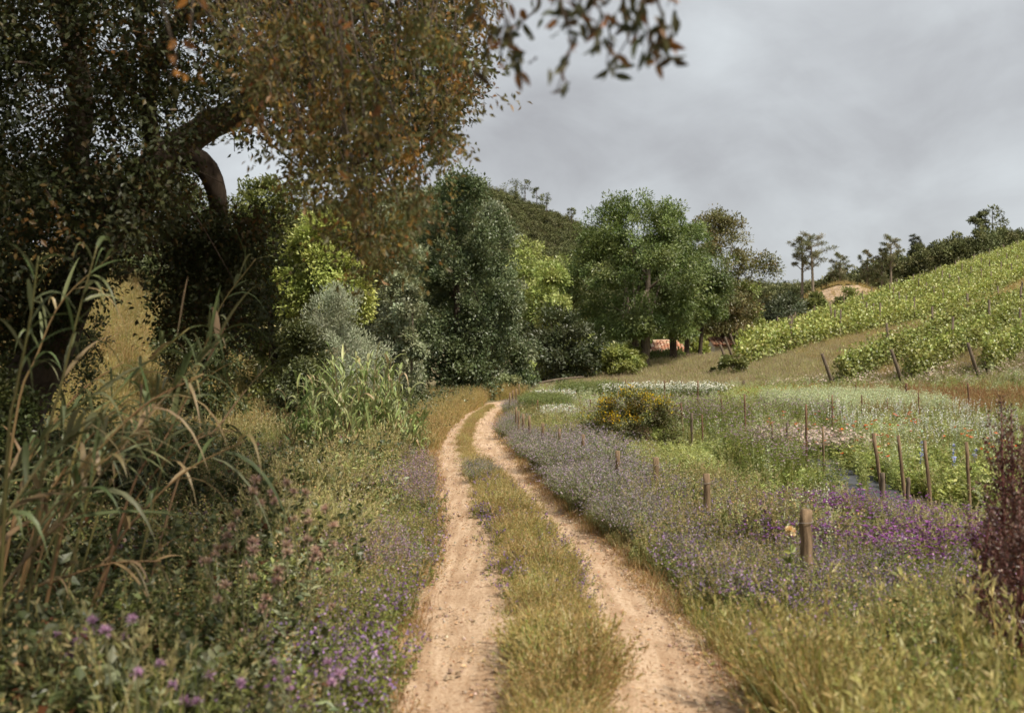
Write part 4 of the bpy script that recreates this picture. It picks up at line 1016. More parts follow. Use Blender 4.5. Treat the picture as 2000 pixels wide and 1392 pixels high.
# ------------------------------------------------------------------ grasses and weeds (nobody could count them)
LILAC = [(3, (.36, .28, .34)), (2, (.42, .35, .39)), (1, (.28, .21, .27)), (1.6, (.37, .33, .25))]
VIOLET = [(3, (.31, .20, .37)), (2, (.38, .27, .42)), (1.5, (.42, .30, .38))]
MAGENTA = [(3, (.29, .11, .31)), (2, (.37, .17, .38)), (1, (.22, .09, .25))]
MAUVE = [(2, (.38, .26, .34)), (1, (.44, .33, .38)), (1, (.28, .19, .26)), (1, (.34, .28, .2))]
PINKISH = [(2, (.42, .26, .34)), (1, (.48, .34, .38))]
WHITE = [(3, (.78, .77, .72)), (1, (.66, .66, .58))]
CREAMPINK = [(2, (.70, .58, .52)), (2, (.62, .47, .45)), (1, (.75, .70, .62))]
REDS = [(2, (.55, .07, .03)), (1, (.60, .15, .06)), (1, (.45, .05, .04))]
LIMEY = [(3, (.36, .39, .15)), (2, (.28, .33, .11)), (1, (.46, .46, .22))]
PALEGREEN = [(3, (.36, .40, .24)), (2, (.45, .47, .32)), (1, (.26, .31, .15))]
RUSTGRASS = [(2, (.36, .20, .09)), (2, (.42, .29, .14)), (1, (.30, .15, .07)), (1, (.27, .25, .1))]
YELLOW = [(3, (.52, .35, .04)), (1, (.45, .28, .04)), (1, (.36, .33, .07))]

g_strip = protos('dry_grass', lambda: p_grass(46, .20, .10, .006, [(3, (.54, .43, .22)), (2, (.45, .38, .18)), (1, (.62, .51, .31)), (3, (.27, .30, .10))], .75, .45, STRAW, .035), 5, M_GRASS)
g_skirt = protos('straw', lambda: p_grass(26, .17, .14, .006, [(3, (.40, .26, .12)), (2, (.30, .18, .08)), (1, (.24, .22, .08)), (1, (.50, .38, .20))], 1.2), 4, M_GRASS)
g_short = protos('short_grass', lambda: p_grass(40, .09, .10, .006, GREENGOLD, .9), 4, M_GRASS)
g_tall = protos('tall_grass', lambda: p_grass(38, .55, .13, .008, GREENGOLD, .55, .35, [(2, (.47, .40, .21)), (1, (.38, .34, .15))], .07), 5, M_GRASS)
g_seed = protos('seed_grass', lambda: p_grass(46, .62, .15, .0065, [(3, (.15, .19, .05)), (2, (.23, .25, .07)), (2.4, (.44, .32, .11))], .5, .34, [(2, (.46, .39, .18)), (1, (.38, .34, .13))], .09), 5, M_GRASS)
g_gold = protos('golden_grass', lambda: p_grass(44, .50, .16, .009, STRAW, .6, .4, STRAW, .06), 4, M_GRASS)
g_green = protos('green_grass', lambda: p_grass(40, .40, .14, .011, GREEN, .7), 4, M_GRASS)
g_rust = protos('rusty_grass', lambda: p_grass(40, .6, .2, .012, RUSTGRASS, .45, .3, RUSTGRASS, .08), 4, M_GRASS)
f_weed = protos('leafy_weed', lambda: p_forb(.45, 9, 20, .075, .032, OLIVE + [(2, (.25, .27, .11))], .35), 5, M_LEAF)
f_broad = protos('broad_weed', lambda: p_forb(.42, 7, 20, .085, .05, GREYGREEN + [(2, (.16, .20, .09))], .4, lean=.6), 4, M_LEAF)
f_fine = protos('fine_weed', lambda: p_forb(.6, 9, 34, .035, .012, OLIVE + [(2, (.30, .28, .12)), (1, (.33, .24, .13))], .35, ('puff', .014, 10, STRAW), lean=.45), 4, M_LEAF)
f_bramble = protos('bramble', lambda: p_forb(.42, 10, 26, .055, .04, [(3, (.055, .075, .03)), (2, (.085, .105, .045)), (1, (.13, .15, .07)), (.5, (.14, .06, .03))], .5, lean=.9), 5, M_LEAF)
f_vetch = protos('purple_vetch', lambda: p_forb(.40, 10, 15, .05, .02, OLIVE, .35, ('spike', .026, 5, VIOLET), lean=.6), 4, M_FLOWER)
f_bug = protos('bugloss', lambda: p_forb(.46, 11, 18, .055, .016, GREYGREEN + OLIVE, .35, ('spike', .026, 9, LILAC + VIOLET), lean=.45), 4, M_FLOWER)
f_vetchlow = protos('low_vetch', lambda: p_forb(.24, 9, 12, .04, .018, OLIVE, .28, ('spike', .022, 6, VIOLET), lean=.6), 4, M_FLOWER)
f_mauve = protos('mauve_weed', lambda: p_forb(.7, 8, 16, .06, .018, GREYGREEN + STRAW[:1], .3, ('puff', .022, 12, MAUVE), lean=.35), 4, M_FLOWER)
f_verb = protos('verbena', lambda: p_forb(.42, 16, 9, .05, .014, OLIVE, .4, ('head', .03, 12, MAGENTA), lean=.35), 4, M_FLOWER)
f_verbtall = protos('tall_verbena', lambda: p_forb(.95, 7, 9, .09, .018, GREEN, .4, ('head', .03, 9, MAUVE), lean=.25), 5, M_FLOWER)
f_field = protos('field_weed', lambda: p_forb(.6, 9, 18, .08, .024, GREEN + OLIVE, .4, lean=.4), 5, M_LEAF)
f_daisy = protos('daisy', lambda: p_forb(.72, 12, 22, .08, .022, [(3, (.10, .145, .045)), (2, (.15, .19, .065))], .5, ('daisy', .030, 1, WHITE), lean=.25), 4, M_FLOWER)
f_green = protos('green_bed_plant', lambda: p_forb(.72, 14, 26, .07, .02, [(3, (.13, .18, .06)), (2, (.18, .23, .085))], .5, lean=.25), 4, M_LEAF)
f_paledaisy = protos('pale_daisy', lambda: p_forb(.45, 10, 9, .06, .02, GREEN, .4, ('daisy', .03, 1, CREAMPINK), lean=.35), 4, M_FLOWER)
f_snap = protos('snapdragon', lambda: p_forb(.5, 7, 12, .06, .018, GREEN, .3, ('puff', .028, 13, WHITE + [(1, (.75, .55, .50)), (1.5, (.3, .34, .16))]), lean=.15), 4, M_FLOWER)
f_lark = protos('white_larkspur', lambda: p_forb(.85, 5, 16, .07, .014, GREEN + GREYGREEN, .35, ('spike', .03, 14, WHITE), lean=.15), 4, M_FLOWER)
f_red = protos('red_flower', lambda: p_forb(.55, 8, 16, .08, .022, LIMEY, .35, ('head', .045, 2, REDS), lean=.3), 4, M_FLOWER)
f_lime = protos('lime_plant', lambda: p_forb(.55, 10, 22, .085, .025, LIMEY, .4, lean=.35), 4, M_LEAF)
f_pale = protos('pale_umbel', lambda: p_forb(.75, 9, 18, .08, .014, PALEGREEN, .4, ('puff', .03, 9, [(2, (.40, .43, .26)), (1, (.55, .56, .42))]), lean=.3), 4, M_FLOWER)
f_dahlia = protos('dahlia', lambda: p_forb(.5, 8, 20, .12, .06, [(3, (.23, .27, .08)), (2, (.31, .34, .12)), (1, (.16, .19, .06))], .4, lean=.4), 4, M_LEAF)
f_spike = protos('young_spike_plant', lambda: p_forb(.75, 3, 34, .09, .02, [(2, (.30, .33, .13)), (1, (.22, .27, .09))], .12, lean=.08), 3, M_LEAF)
f_blue = protos('blue_delphinium', lambda: p_forb(.75, 2, 14, .09, .03, GREEN, .2, ('spike', .045, 26, [(2, (.38, .42, .66)), (1, (.55, .58, .74))]), lean=.08), 3, M_FLOWER)
f_poppy = protos('orange_poppy', lambda: p_forb(.7, 4, 10, .07, .015, GREEN, .4, ('head', .055, 7, [(2, (.62, .19, .08)), (1, (.62, .32, .22))]), lean=.3), 3, M_FLOWER)
litter = []
for i in range(6):
    m = MB(); n = 16; q = R.uniform(-.12, .12, (n, 3)) * [1, 1, 0] + [0, 0, .006]
    D = unit(R.normal(size=(n, 3)) * [1, 1, .25]); L_ = R.uniform(.012, .045, n)
    m.kites(q, D, L_, L_ * R.uniform(.25, .6, n), pick([(2, (.40, .24, .12)), (2, (.46, .32, .18)), (.7, (.26, .13, .07)), (1.5, (.56, .44, .30))], n, .15), side=np.array([0, 0, 1.]) + R.normal(0, .3, (n, 3)))
    litter.append(m.mesh('litter_shape_%d' % i, M_LEAF))
pebbles = []
for i in range(4):
    m = MB(); 
    for j in range(9):
        c = np.append(R.uniform(-.12, .12, 2), 0); s = R.uniform(.006, .018)
        th = np.arange(6) * math.pi / 3
        V = np.concatenate([np.stack([np.cos(th), np.sin(th), 0 * th - .3], 1), np.stack([.6 * np.cos(th), .6 * np.sin(th), 0 * th + .55], 1)]) * s * R.uniform(.7, 1.3, (12, 1)) + c
        m.add(V, pick([(2, (.45, .34, .24)), (1, (.36, .25, .17)), (1, (.55, .46, .36))], 1)[0], [[k, (k + 1) % 6, 6 + (k + 1) % 6, 6 + k] for k in range(6)], [[6, 7, 8], [6, 8, 9], [6, 9, 10], [6, 10, 11]])
    pebbles.append(m.mesh('pebble_shape_%d' % i, M_LEAF))

def strip_pts(n, y0, y1, fa, fb, bias=1.):
    Y = y0 + (y1 - y0) * R.uniform(0, 1, n) ** bias
    u = R.uniform(0, 1, n); a, b = fa(Y), fb(Y)
    return a + (b - a) * u, Y, u

# centre strip
X, Y, u = strip_pts(5200, 2.5, 36, lambda y: eLR(y) + .05 + .09 * (y < 13) + .06 * np.sin(y * 5) + .04 * np.sin(y * 11), lambda y: eRL(y) - .05 - .09 * (y < 13) - .06 * np.sin(y * 4.3) - .04 * np.sin(y * 13), 1.5)
bare = (Y > 18.8) & (Y < 20.4)
edge_ = np.minimum(u, 1 - u) * 2
k = ~(bare & (R.uniform(0, 1, len(Y)) < .6))
s = np.where(Y > 18.6, .55, 1.0) * (.45 + .75 * edge_ ** .5) * R.uniform(.55, 1.35, len(Y)) * (.6 + .8 * lump(X, Y, 2.4, 1)) * (1 + .25 * (Y < 8))
scatter('dry_grass', 'golden dry grass growing between the wheel ruts', 'grass', g_strip, X[k], Y[k], s[k], tilt=.15)
X, Y, u = strip_pts(1500, 3, 36, lambda y: eLR(y) - .1, lambda y: eRL(y) + .1, 1.3)
scatter('short_grass', 'short green tufts at the edges of the wheel ruts', 'grass', g_short, X, Y, R.uniform(.6, 1.2, len(X)))
X, Y, u = strip_pts(1000, 7.2, 16, lambda y: eLR(y), lambda y: eRL(y)); k = R.uniform(0, 1, len(X)) < np.where(Y > 8.6, .24, .06) * (.35 + lump(X, Y, 1.2))
scatter('low_vetch', 'purple vetch flowering through the grass between the ruts', 'flowers', f_vetchlow, X[k], Y[k], R.uniform(.6, 1.1, k.sum()))
# litter and pebbles on the track
X, Y, u = strip_pts(2600, 2.5, 30, lambda y: eLL(y) - .1, lambda y: eLR(y) + .1, 1.4); X2, Y2, u2 = strip_pts(2600, 2.5, 30, lambda y: eRL(y) - .1, lambda y: eRR(y) + .15, 1.4)
ed = np.concatenate([np.abs(u - .5), np.abs(u2 - .5)]) * 2; X, Y = np.concatenate([X, X2]), np.concatenate([Y, Y2])
k = R.uniform(0, 1, len(X)) < .10 + .9 * ed ** 3
scatter('leaf_litter', 'dead brown leaves and stalks strewn along the ruts', 'litter', litter, X[k], Y[k], R.uniform(.6, 1.3, k.sum()), z=np.full(k.sum(), .016), tilt=.05)
k = R.uniform(0, 1, len(X)) < .05 + .5 * ed ** 2
scatter('pebbles', 'small pale pebbles on the sandy track', 'gravel', pebbles, X[k], Y[k], R.uniform(.5, 1.3, k.sum()), z=np.full(k.sum(), .012), tilt=.1)

# left verge
dl = lambda X, Y: eLL(Y) - X           # distance into the left verge
X, Y = pts(15000, -4.5, .3, 3, 19, lambda X, Y: (dl(X, Y) > .05 + .12 * lump(X, Y, 3.)) * np.clip(1.6 - dl(X, Y) / 1.7, .04, 1) * .8)
d = dl(X, Y); s = (.35 + .8 * sstep(d / 1.1)) * R.uniform(.55, 1.3, len(X)) * (.7 + .6 * lump(X, Y, 1.5, 3))
kk = ~((Y < 8.4) & (d > .75) & (R.uniform(0, 1, len(X)) < .8)); X, Y, d, s = X[kk], Y[kk], d[kk], s[kk]
V_KINDS = f_weed + f_broad + g_tall + g_green[:2] + f_fine
patch = lump(X, Y, 1.0, 7) + R.normal(0, .13, len(X))
ix = np.where(patch < .33, R.integers(14, 19, len(X)), np.where(patch < .52, R.integers(0, 5, len(X)), np.where(patch < .7, R.integers(5, 9, len(X)), R.integers(9, 16, len(X)))))
ix = np.minimum(ix, len(V_KINDS) - 1)
scatter('verge_weeds', 'leafy olive green weeds crowding the verge before the cane', 'weeds', V_KINDS, X, Y, s, idx=ix, tilt=.22)
X, Y = pts(5200, -3.2, .3, 3, 15, lambda X, Y: (dl(X, Y) > .1) * np.exp(-((dl(X, Y) - .55) / .5) ** 2) * np.clip(.3 + 1.0 * lump(X, Y, 1.1, 2), 0, 1) * np.where(Y < 8.5, .45, .10))
scatter('purple_vetch', 'purple vetch sprawling over the verge weeds beside the left rut', 'flowers', f_vetch, X, Y, R.uniform(.7, 1.2, len(X)))
X, Y = pts(3400, -5, 0, 9, 17.8, lambda X, Y: (dl(X, Y) > .15) * (dl(X, Y) < 3) * np.clip(1.6 * lump(X, Y, .8, 5) - .35, 0, 1) * .7)
scatter('mauve_weeds', 'mauve seeding weeds in front of the cane clump', 'flowers', f_mauve, X, Y, R.uniform(.55, .95, len(X)))
X, Y = pts(1100, -5.5, 0, 8.5, 20, lambda X, Y: (dl(X, Y) > .4) * np.clip(1.4 * lump(X, Y, .7, 1) - .3, 0, 1))
scatter('golden_grass', 'golden seeding grass among the verge weeds', 'grass', g_gold, X, Y, R.uniform(.7, 1.2, len(X)))
X, Y = pts(12500, -9.5, -.3, 2.6, 18, lambda X, Y: np.clip((dl(X, Y) - np.where(Y < 8.4, .45, .9)) / 1.0, 0, 1) * .85)
s = R.uniform(.6, 1.35, len(X)) * (.55 + 1.1 * lump(X, Y, 1.1, 1.5)) * np.where(X < -4, 1.25, 1)
scatter('brambles', 'shaded brambles and scrub under the oak and canes', 'brambles', f_bramble + f_bramble + f_fine[:1], X, Y, s, tilt=.35)
X, Y = pts(1500, -6.5, -2, 12, 22, lambda X, Y: .8 * (np.hypot(X + 2.85, Y - 18.6) > 1.4))
scatter('long_grass', 'long green grass between canes and clump', 'grass', g_green + g_green + g_tall[:2], X, Y, R.uniform(1.0, 1.7, len(X)))
# meadow bank behind the oak
X, Y = pts(15000, -26, -5.5, 15, 40)
scatter('meadow_grass', 'sunlit dry meadow grass on the bank behind the oak', 'grass', g_gold + g_gold + g_tall, X, Y, R.uniform(.9, 1.7, len(X)))
X, Y = pts(1500, -6, -.6, 20, 40, lambda X, Y: (X < eLL(Y) - .5))
scatter('undergrowth', 'dark undergrowth beneath the poplars', 'undergrowth', f_bramble + g_green, X, Y, R.uniform(1., 1.9, len(X)), tilt=.3)
X, Y = pts(4200, -3.2, .6, 21, 44, lambda X, Y: ((X < eLL(Y) - .02) & (X > eLL(Y) - 1.0)) | ((Y > 36.5) & (X < .4) & (np.hypot(X - 5.2, Y - 35.9) > 7.3)))
scatter('bend_grass', 'tall straw coloured grass lining the outside of the bend', 'grass', g_gold + g_strip[:1], X, Y, R.uniform(.8, 1.35, len(X)))

# right verge
dr = lambda X, Y: X - eRR(Y)
X, Y = pts(15000, -.8, 7, 2.5, 37, lambda X, Y: (dr(X, Y) > .03 + .12 * lump(X, Y, 3., 1)) * (dr(X, Y) < 2.6) * np.where(Y < 16, .8, .5))
d = dr(X, Y); s = (.4 + .7 * sstep(d / .8)) * R.uniform(.65, 1.2, len(X)) * np.where(Y > 13, .8, 1)
scatter('track_weeds', 'weeds and grasses along the foot of the lavender bank', 'weeds', f_weed[:2] + f_fine + g_tall[:3] + g_green[:2], X, Y, s * (.6 + .65 * lump(X, Y, 1.7, 5)) * np.where((Y > 7.2) & (Y < 10.5) & (dr(X, Y) > .5), .6, 1), tilt=.22)
X, Y = pts(3900, 1.2, 6.5, 2.8, 9.6, lambda X, Y: (dr(X, Y) > .15) * np.clip(1.1 - (Y - 7.6) / 1.6, 0, 1) * .9)
NR = g_seed + g_gold + g_green + f_fine + f_weed[:2]
pr = lump(X, Y, 1.3, 4) + R.normal(0, .12, len(X))
ixr = np.where(pr < .36, R.integers(9, 13, len(X)), np.where(pr < .56, R.integers(0, 5, len(X)), np.where(pr < .70, R.integers(5, 9, len(X)), np.where(pr < .8, R.integers(13, 19, len(X)), R.integers(0, 5, len(X))))))
s1 = R.uniform(.5, 1.25, len(X)) * (.5 + .95 * lump(X, Y, 1.9, 2)) * np.clip(1.1 - .42 * (Y - 6.0), .42, 1.1)
scatter('seeding_grass', 'pale green seeding grass in the near corner by the dark red plants', 'grass', NR, X, Y, s1, idx=ixr, sz=1., tilt=.24)
X, Y = pts(420, 1.4, 5, 3.4, 9.5, lambda X, Y: dr(X, Y) > .4)
scatter('scattered_vetch', 'scattered purple flowers in the near seeding grass', 'flowers', f_vetch, X, Y, R.uniform(.8, 1.2, len(X)))
X, Y = pts(4200, .3, 6, 8.2, 14, lambda X, Y: (dr(X, Y) > .35) * (dr(X, Y) < 2.4) * np.clip(.2 + .8 * lump(X, Y, .8, 3), 0, 1) * .8)
scatter('bugloss', 'violet flowering weeds between the track and the wired posts', 'flowers', f_bug + f_bug + g_tall[:1] + f_fine[:1], X, Y, R.uniform(.65, 1.1, len(X)) * np.where((Y < 10.5) & (X > 2), .75, 1), tilt=.2)
for nm, lb, fa, fb in (('rut_straw', 'dry straw skirting the outer rim of the left rut', lambda y: eLL(y) - .32, lambda y: eLL(y) + .03), ('rut_straw', 'dry straw skirting the outer rim of the right rut', lambda y: eRR(y) - .02, lambda y: eRR(y) + .34)):
    X, Y, u = strip_pts(1100, 3, 34, fa, fb, 1.35)
    scatter(nm, lb, 'grass', g_skirt, X, Y, R.uniform(.45, 1.15, len(X)), tilt=.35)
# magenta verbena patch
X, Y = pts(2000, 2.6, 6.6, 9.4, 13.3, lambda X, Y: np.clip(1.3 - np.hypot((X - 4.2) / 1.6, (Y - 11.3) / 2.1), 0, 1) * np.clip(1.7 * lump(X, Y, 1.5, .5) - .35, 0, 1) * .8)
scatter('magenta_verbena', 'vivid magenta verbena patch in front of the stakes', 'flowers', f_verb + f_bug[:2] + g_tall[:1], X, Y, R.uniform(.7, 1.15, len(X)))
# flower field
def field(X, Y): return (dr(np.asarray(X), np.minimum(Y, 36)) > 1.3) * (Y < 47 - .55 * np.maximum(0, X - 6))
def inbox(x0, x1, y0, y1): return lambda X, Y: (X > x0) & (X < x1) & (Y > y0) & (Y < y1)
SHEET = lambda X, Y: ((X - .136 * (Y - 13.9) > 4.7) & (X - .136 * (Y - 13.9) < 5.8) & (Y > 13.7) & (Y < 20.6))
BUSH = lambda X, Y: np.hypot((X - 2.65) / 1.1, (Y - 21.2) / .9) < 1
X, Y = pts(15000, .3, 24, 9.5, 44, lambda X, Y: field(X, Y) * ~SHEET(X, Y) * ~BUSH(X, Y) * ~((X > 4.1) & (X < 6.4) & (Y > 12.6) & (Y < 14.3)) * np.where(Y < 22, .75, .6))
scatter('field_weeds', 'mixed green growth filling the flower field', 'weeds', f_field[:3] + g_green[:1] + f_weed[:1] + f_lime + g_tall[:3] + f_pale[:1], X, Y, R.uniform(.6, 1.1, len(X)) * np.where(Y < 14, .8, 1) * np.where((X < 3.8) & (Y > 15.5) & (Y < 21.5), .55, 1))
X, Y = pts(2300, 1.8, 9.5, 13.5, 28, lambda X, Y: field(X, Y) * ~SHEET(X, Y) * ~BUSH(X, Y) * ~((X < 4.0) & (Y < 22)) * np.clip(1.5 * lump(X, Y, .5, 4) - .1, 0, 1) * ((X - 1000 / F * 0) < .33 * Y))
scatter('tall_verbena', 'tall airy verbena with small mauve heads in the middle of the field', 'flowers', f_verbtall, X, Y, R.uniform(.7, 1.05, len(X)))
def bed(name, label, P, x0, x1, y0, y1, n, s0=.8, s1=1.15, cat='flowers', fn=None):
    X, Y = pts(n, x0, x1, y0, y1, fn); scatter(name, label, cat, P, X, Y, R.uniform(s0, s1, len(X)), tilt=.08)
bed('daisy_hedge', 'hedge of white daisies across the back of the field', f_daisy, 3.6, 7.9, 36.6, 39.2, 430)
bed('green_hedge', 'plain green hedge joining the white daisies', f_green, 1.9, 4.2, 38, 40.5, 420, .9, 1.25, 'bed')
bed('green_bed', 'rounded green flower bed near the bend', f_green, .45, 1.75, 30.6, 33.4, 330, .85, 1.1, 'bed')
bed('white_umbels', 'white lacy flowers on top of the round green bed', f_snap, .9, 2.0, 33.2, 34.6, 90, 1.3, 1.6)
bed('white_snapdragons', 'white and blush snapdragons behind the roadside posts', f_snap, .85, 1.85, 27.8, 29.6, 130, .85, 1.15)
bed('white_stocks', 'low white flowers between the bush and the daisy hedge', f_snap, 2.4, 4.6, 32, 35, 120, .7, 1.0)
bed('red_flowers', 'bed of lime green plants dotted with red flowers', f_red[:1] + f_lime, 7.6, 12.2, 35.5, 40, 620, .8, 1.2)
bed('pale_umbels', 'pale feathery greenish bed under the vineyard', f_pale, 8.6, 12.8, 28.5, 35, 800, .8, 1.15)
bed('white_larkspur', 'white larkspur spikes beyond the tall stakes', f_lark, 7.6, 13.2, 19, 29, 150, .75, 1.1)
bed('pale_daisies', 'blush white daisies behind the dark sheeting', f_paledaisy, 5.1, 7.2, 19.5, 22.3, 330, .9, 1.2)
bed('spike_plants', 'pale upright leafy plants growing through the sheeting', f_spike, 4.9, 6.6, 14.6, 17.5, 26, .8, 1.1, 'plants')
bed('dahlias', 'bright leafy dahlias behind the tall brown stakes', f_dahlia, 6.1, 8.6, 13.4, 18.5, 250, .65, 1.05, 'plants')
bed('poppies', 'orange-red poppies scattered before the larkspur', f_poppy, 5.6, 10.6, 15, 24, 34, .9, 1.2)
bed('delphiniums', 'pale blue delphinium spikes over the dahlias', f_blue, 6.4, 8.2, 14.6, 17.5, 4, .8, 1.0)
bed('lime_plants', 'fresh lime green plants before the yellow bush', f_lime, 1.9, 3.6, 16.8, 19.4, 160, .6, .95, 'plants')
bed('rusty_grass', 'rust-red drying grass below the vineyard', g_rust, 9, 20, 28, 38, 1700, .8, 1.25, 'grass', lambda X, Y: (Y < 38.5 - .35 * (X - 10)) * (Y > 27) * np.clip(1.5 * lump(X, Y, .3, 1) + .1, 0, 1) * (X > .285 * Y))
# slopes beyond the field
X, Y = pts(22000, -1, 34, 33, 78, lambda X, Y: (Y > 44.5 - .55 * np.maximum(0, X - 6)) * np.where(Y < 60, 1, .7) * ((X > .06 * Y) | (Y < 50)))
scatter('slope_grass', 'faded green and pinkish grass on the slope below the vines', 'grass',
        protos('slope_grass', lambda: p_grass(44, .36, .28, .015, [(2, (.38, .35, .15)), (2.4, (.29, .30, .11)), (1.3, (.44, .34, .22)), (1, (.48, .40, .19))], .6, .3, [(1, (.46, .37, .26))], .06), 5, M_GRASS), X, Y, R.uniform(.7, 1.35, len(X)))
X, Y = pts(9000, 16, 60, 42, 110, lambda X, Y: (Y > 42) * (X > 12 + .2 * (Y - 50)) * ((X - 18.5) * -.773 + (Y - 75) * .635 < 2))
scatter('path_grass', 'straw coloured grass on the path between the vine blocks', 'grass', g_gold, X, Y, R.uniform(.8, 1.3, len(X)))
X, Y = pts(420, 11, 26, 36, 43.5, lambda X, Y: Y > 44 - .55 * (X - 6))
scatter('meadow_daisies', 'tiny white wild flowers at the foot of the lower vines', 'flowers', f_paledaisy, X, Y, R.uniform(1., 1.4, len(X)))
X, Y = pts(700, 33, 50, 121, 131, lambda X, Y: .6)
scatter('mound_grass', 'thin dry tufts on the sandy mound', 'grass', g_gold, X, Y, R.uniform(.8, 1.3, len(X)))

# ------------------------------------------------------------------ lavender bank along the track, bush by bush
def lavender(n=150, h=.62, r=.42):
    mb = MB(); a = R.uniform(0, 6.283, n); q = np.sqrt(R.uniform(0, 1, n))
    P = np.stack([q * r * .45 * np.cos(a), q * r * .45 * np.sin(a), np.zeros(n)], 1); O = np.stack([np.cos(a), np.sin(a), 0 * a], 1)
    H = h * R.uniform(.7, 1.12, n); ln = q * .75 * R.uniform(.7, 1.2, n)
    mb.blades(P, O, H, ln, .007, pick(GREYGREEN, n), 3, tip=pick(GREYGREEN, n))
    for m_, lo, hi, L_, w_, pal in ((11, .12, .8, .055, .012, GREYGREEN + [(2, (.13, .15, .06))]), (6, .66, 1.03, .022, .014, LILAC)):
        t = R.uniform(lo, hi, (n, m_))[..., None]
        c = (P[:, None] + np.array([0, 0, 1.]) * H[:, None, None] * (t - .38 * ln[:, None, None] * t * t) + O[:, None] * (H * ln)[:, None, None] * t * t).reshape(-1, 3)
        c = c + R.normal(0, .012, c.shape)
        mb.kites(c, unit(rdir(len(c)) + [0, 0, .5]), L_ * R.uniform(.6, 1.3, len(c)), w_, pick(pal, len(c), .16))
    return mb
lav = [lavender(R.integers(170, 220), R.uniform(.55, .7), R.uniform(.4, .5)).mesh('lavender_bush', M_FLOWER) for _ in range(5)]
i = 0
for y in np.concatenate([np.linspace(11.2, 21, 26), np.linspace(21.6, 35, 20)]):
    for off in ((.42, 1.05) if y < 20 else (.40,)):
        if y < 13 and off > 1 : continue
        yy = y + R.normal(0, .12); x = float(eRR(yy)) + off + R.normal(0, .08)
        o_ = obj('lavender_bush', lav[R.integers(5)], None, (x, yy, 0)); o_.rotation_euler.z = R.uniform(0, 6.28)
        s = R.uniform(.62, 1.38) * (1.08 if off > 1 else .92) * (.72 if y > 22 else 1); o_.scale = (s, s, s * R.uniform(.9, 1.15)); i += 1
        st = ('near the wired posts', 'before the yellow flowered bush', 'below the green flower bed', 'at the bend beside the post cluster')[0 if y < 14 else 1 if y < 20.5 else 2 if y < 28 else 3]
        rw = ' behind the front row' if off > 1 else ' at the edge of the rut'
        tag(o_, 'grey-mauve lavender bush ' + st + rw, 'lavender bush', 'lavender bushes ' + st + rw)
for (x, y) in [(-.62, 17.2), (-.38, 16.6), (-.55, 16.2)]:
    o_ = obj('lavender_bush', lav[R.integers(5)], None, (x, y, .02)); s = R.uniform(.5, .62); o_.scale = (s, s, s)
    tag(o_, 'low lavender tuft growing between the two wheel ruts', 'lavender bush', 'lavender tufts between the ruts')

# ------------------------------------------------------------------ yellow flowered bush
yb = empty('yellow_bush', (2.62, 21.2, 0), 'big rounded bush with yellow flowers and dark bronze foliage', 'bush')
C = clumps(170, 1.22, .95, .04, 'dome', .3, .12, 1., .22); C[:, 1] *= .85
mb = MB(); leaf_cloud(mb, C, .17, 90, .062, .45, [(3, (.085, .105, .035)), (2, (.12, .13, .045)), (1.5, (.13, .075, .04)), (1, (.22, .21, .07))], np.array([0, 0, .4]), .8, .1)
obj('foliage', mb.mesh('foliage', M_LEAF), yb)
mb = MB(); up = C[(C[:, 2] > .52 + .35 * (C[:, 0] > .2)) & (C[:, 0] < .75)]
leaf_cloud(mb, up + [0, -.06, .11], .17, 30, .036, .85, YELLOW + [(2.5, (.32, .30, .09))], np.array([0, 0, .2]), .8, -.3); obj('flowers', mb.mesh('flowers', M_FLOWER), yb)
mb = MB()
for j in range(14):
    e = C[R.integers(len(C))] * .9; mb.tube(spline([[R.normal(0, .1), R.normal(0, .1), -.03], e * [.5, .5, .6], e], 5), np.linspace(.014, .005, 5), 5)
obj('stems', mb.mesh('stems', M_BARK, True), yb)

# ------------------------------------------------------------------ dark red orach plants at the near corner
ORACH = [(3, (.085, .038, .030)), (2, (.125, .058, .042)), (1, (.18, .095, .066)), (.6, (.22, .14, .10))]
def orach(label, px, ptop, Y, w):
    X = (px - 1000) * Y / F; top = CAMZ - (ptop - YH) * Y / F
    root = empty('red_orach', (X, Y, 0), label, 'plant', 'dark red orach plants')
    mb, lf = MB(), MB()
    mb.tube([[0, 0, -.05], [R.normal(0, .03), 0, top * .5], [0, 0, top * .98]], [.016, .012, .004], 6, (.14, .05, .045))
    for j in range(26):
        u = j / 26; h = top * (.12 + .8 * u); a = j * 2.4; r = w * (1.1 - .72 * u) * R.uniform(.5, 1.1)
        s = np.array([0, 0, h * .82]); e = np.array([r * math.cos(a), r * math.sin(a), h + .10 * (1 - u) + .05])
        mb.tube(spline([s, (s + e) / 2 + [0, 0, -.02], e], 4), np.linspace(.006, .002, 4), 4, (.14, .05, .045))
        n = 44; t = R.uniform(.15, 1.0, n)[:, None]; q = s + (e - s) * t + R.normal(0, .022, (n, 3))
        L_ = R.uniform(.02, .05, n) * (1.25 - .5 * u); lf.kites(q, unit(rdir(n) + [0, 0, .4]), L_, L_ * .55, pick(ORACH, n, .2))
    n = 160; q = np.stack([R.normal(0, .018, n), R.normal(0, .018, n), top * R.uniform(.72, 1.0, n)], 1)
    lf.kites(q, unit(rdir(n) + [0, 0, .5]), .024, .016, pick(ORACH, n, .2))
    obj('stem', mb.mesh('stem', M_CANE, True), root); obj('leaves', lf.mesh('leaves', M_LEAF), root)
orach('foremost dark red orach, tall twin spikes beside the last stake', 1955, 772, 7.4, .30)
orach('dark red orach close behind the foremost one', 1975, 790, 7.9, .28)
orach('dark red orach at the picture border, partly cut off', 2000, 830, 7.0, .34)
orach('short dark red orach leaning out over the seeding grass', 1935, 985, 6.7, .26)
orach('low bushy dark red orach in the bottom corner', 1990, 960, 6.2, .32)
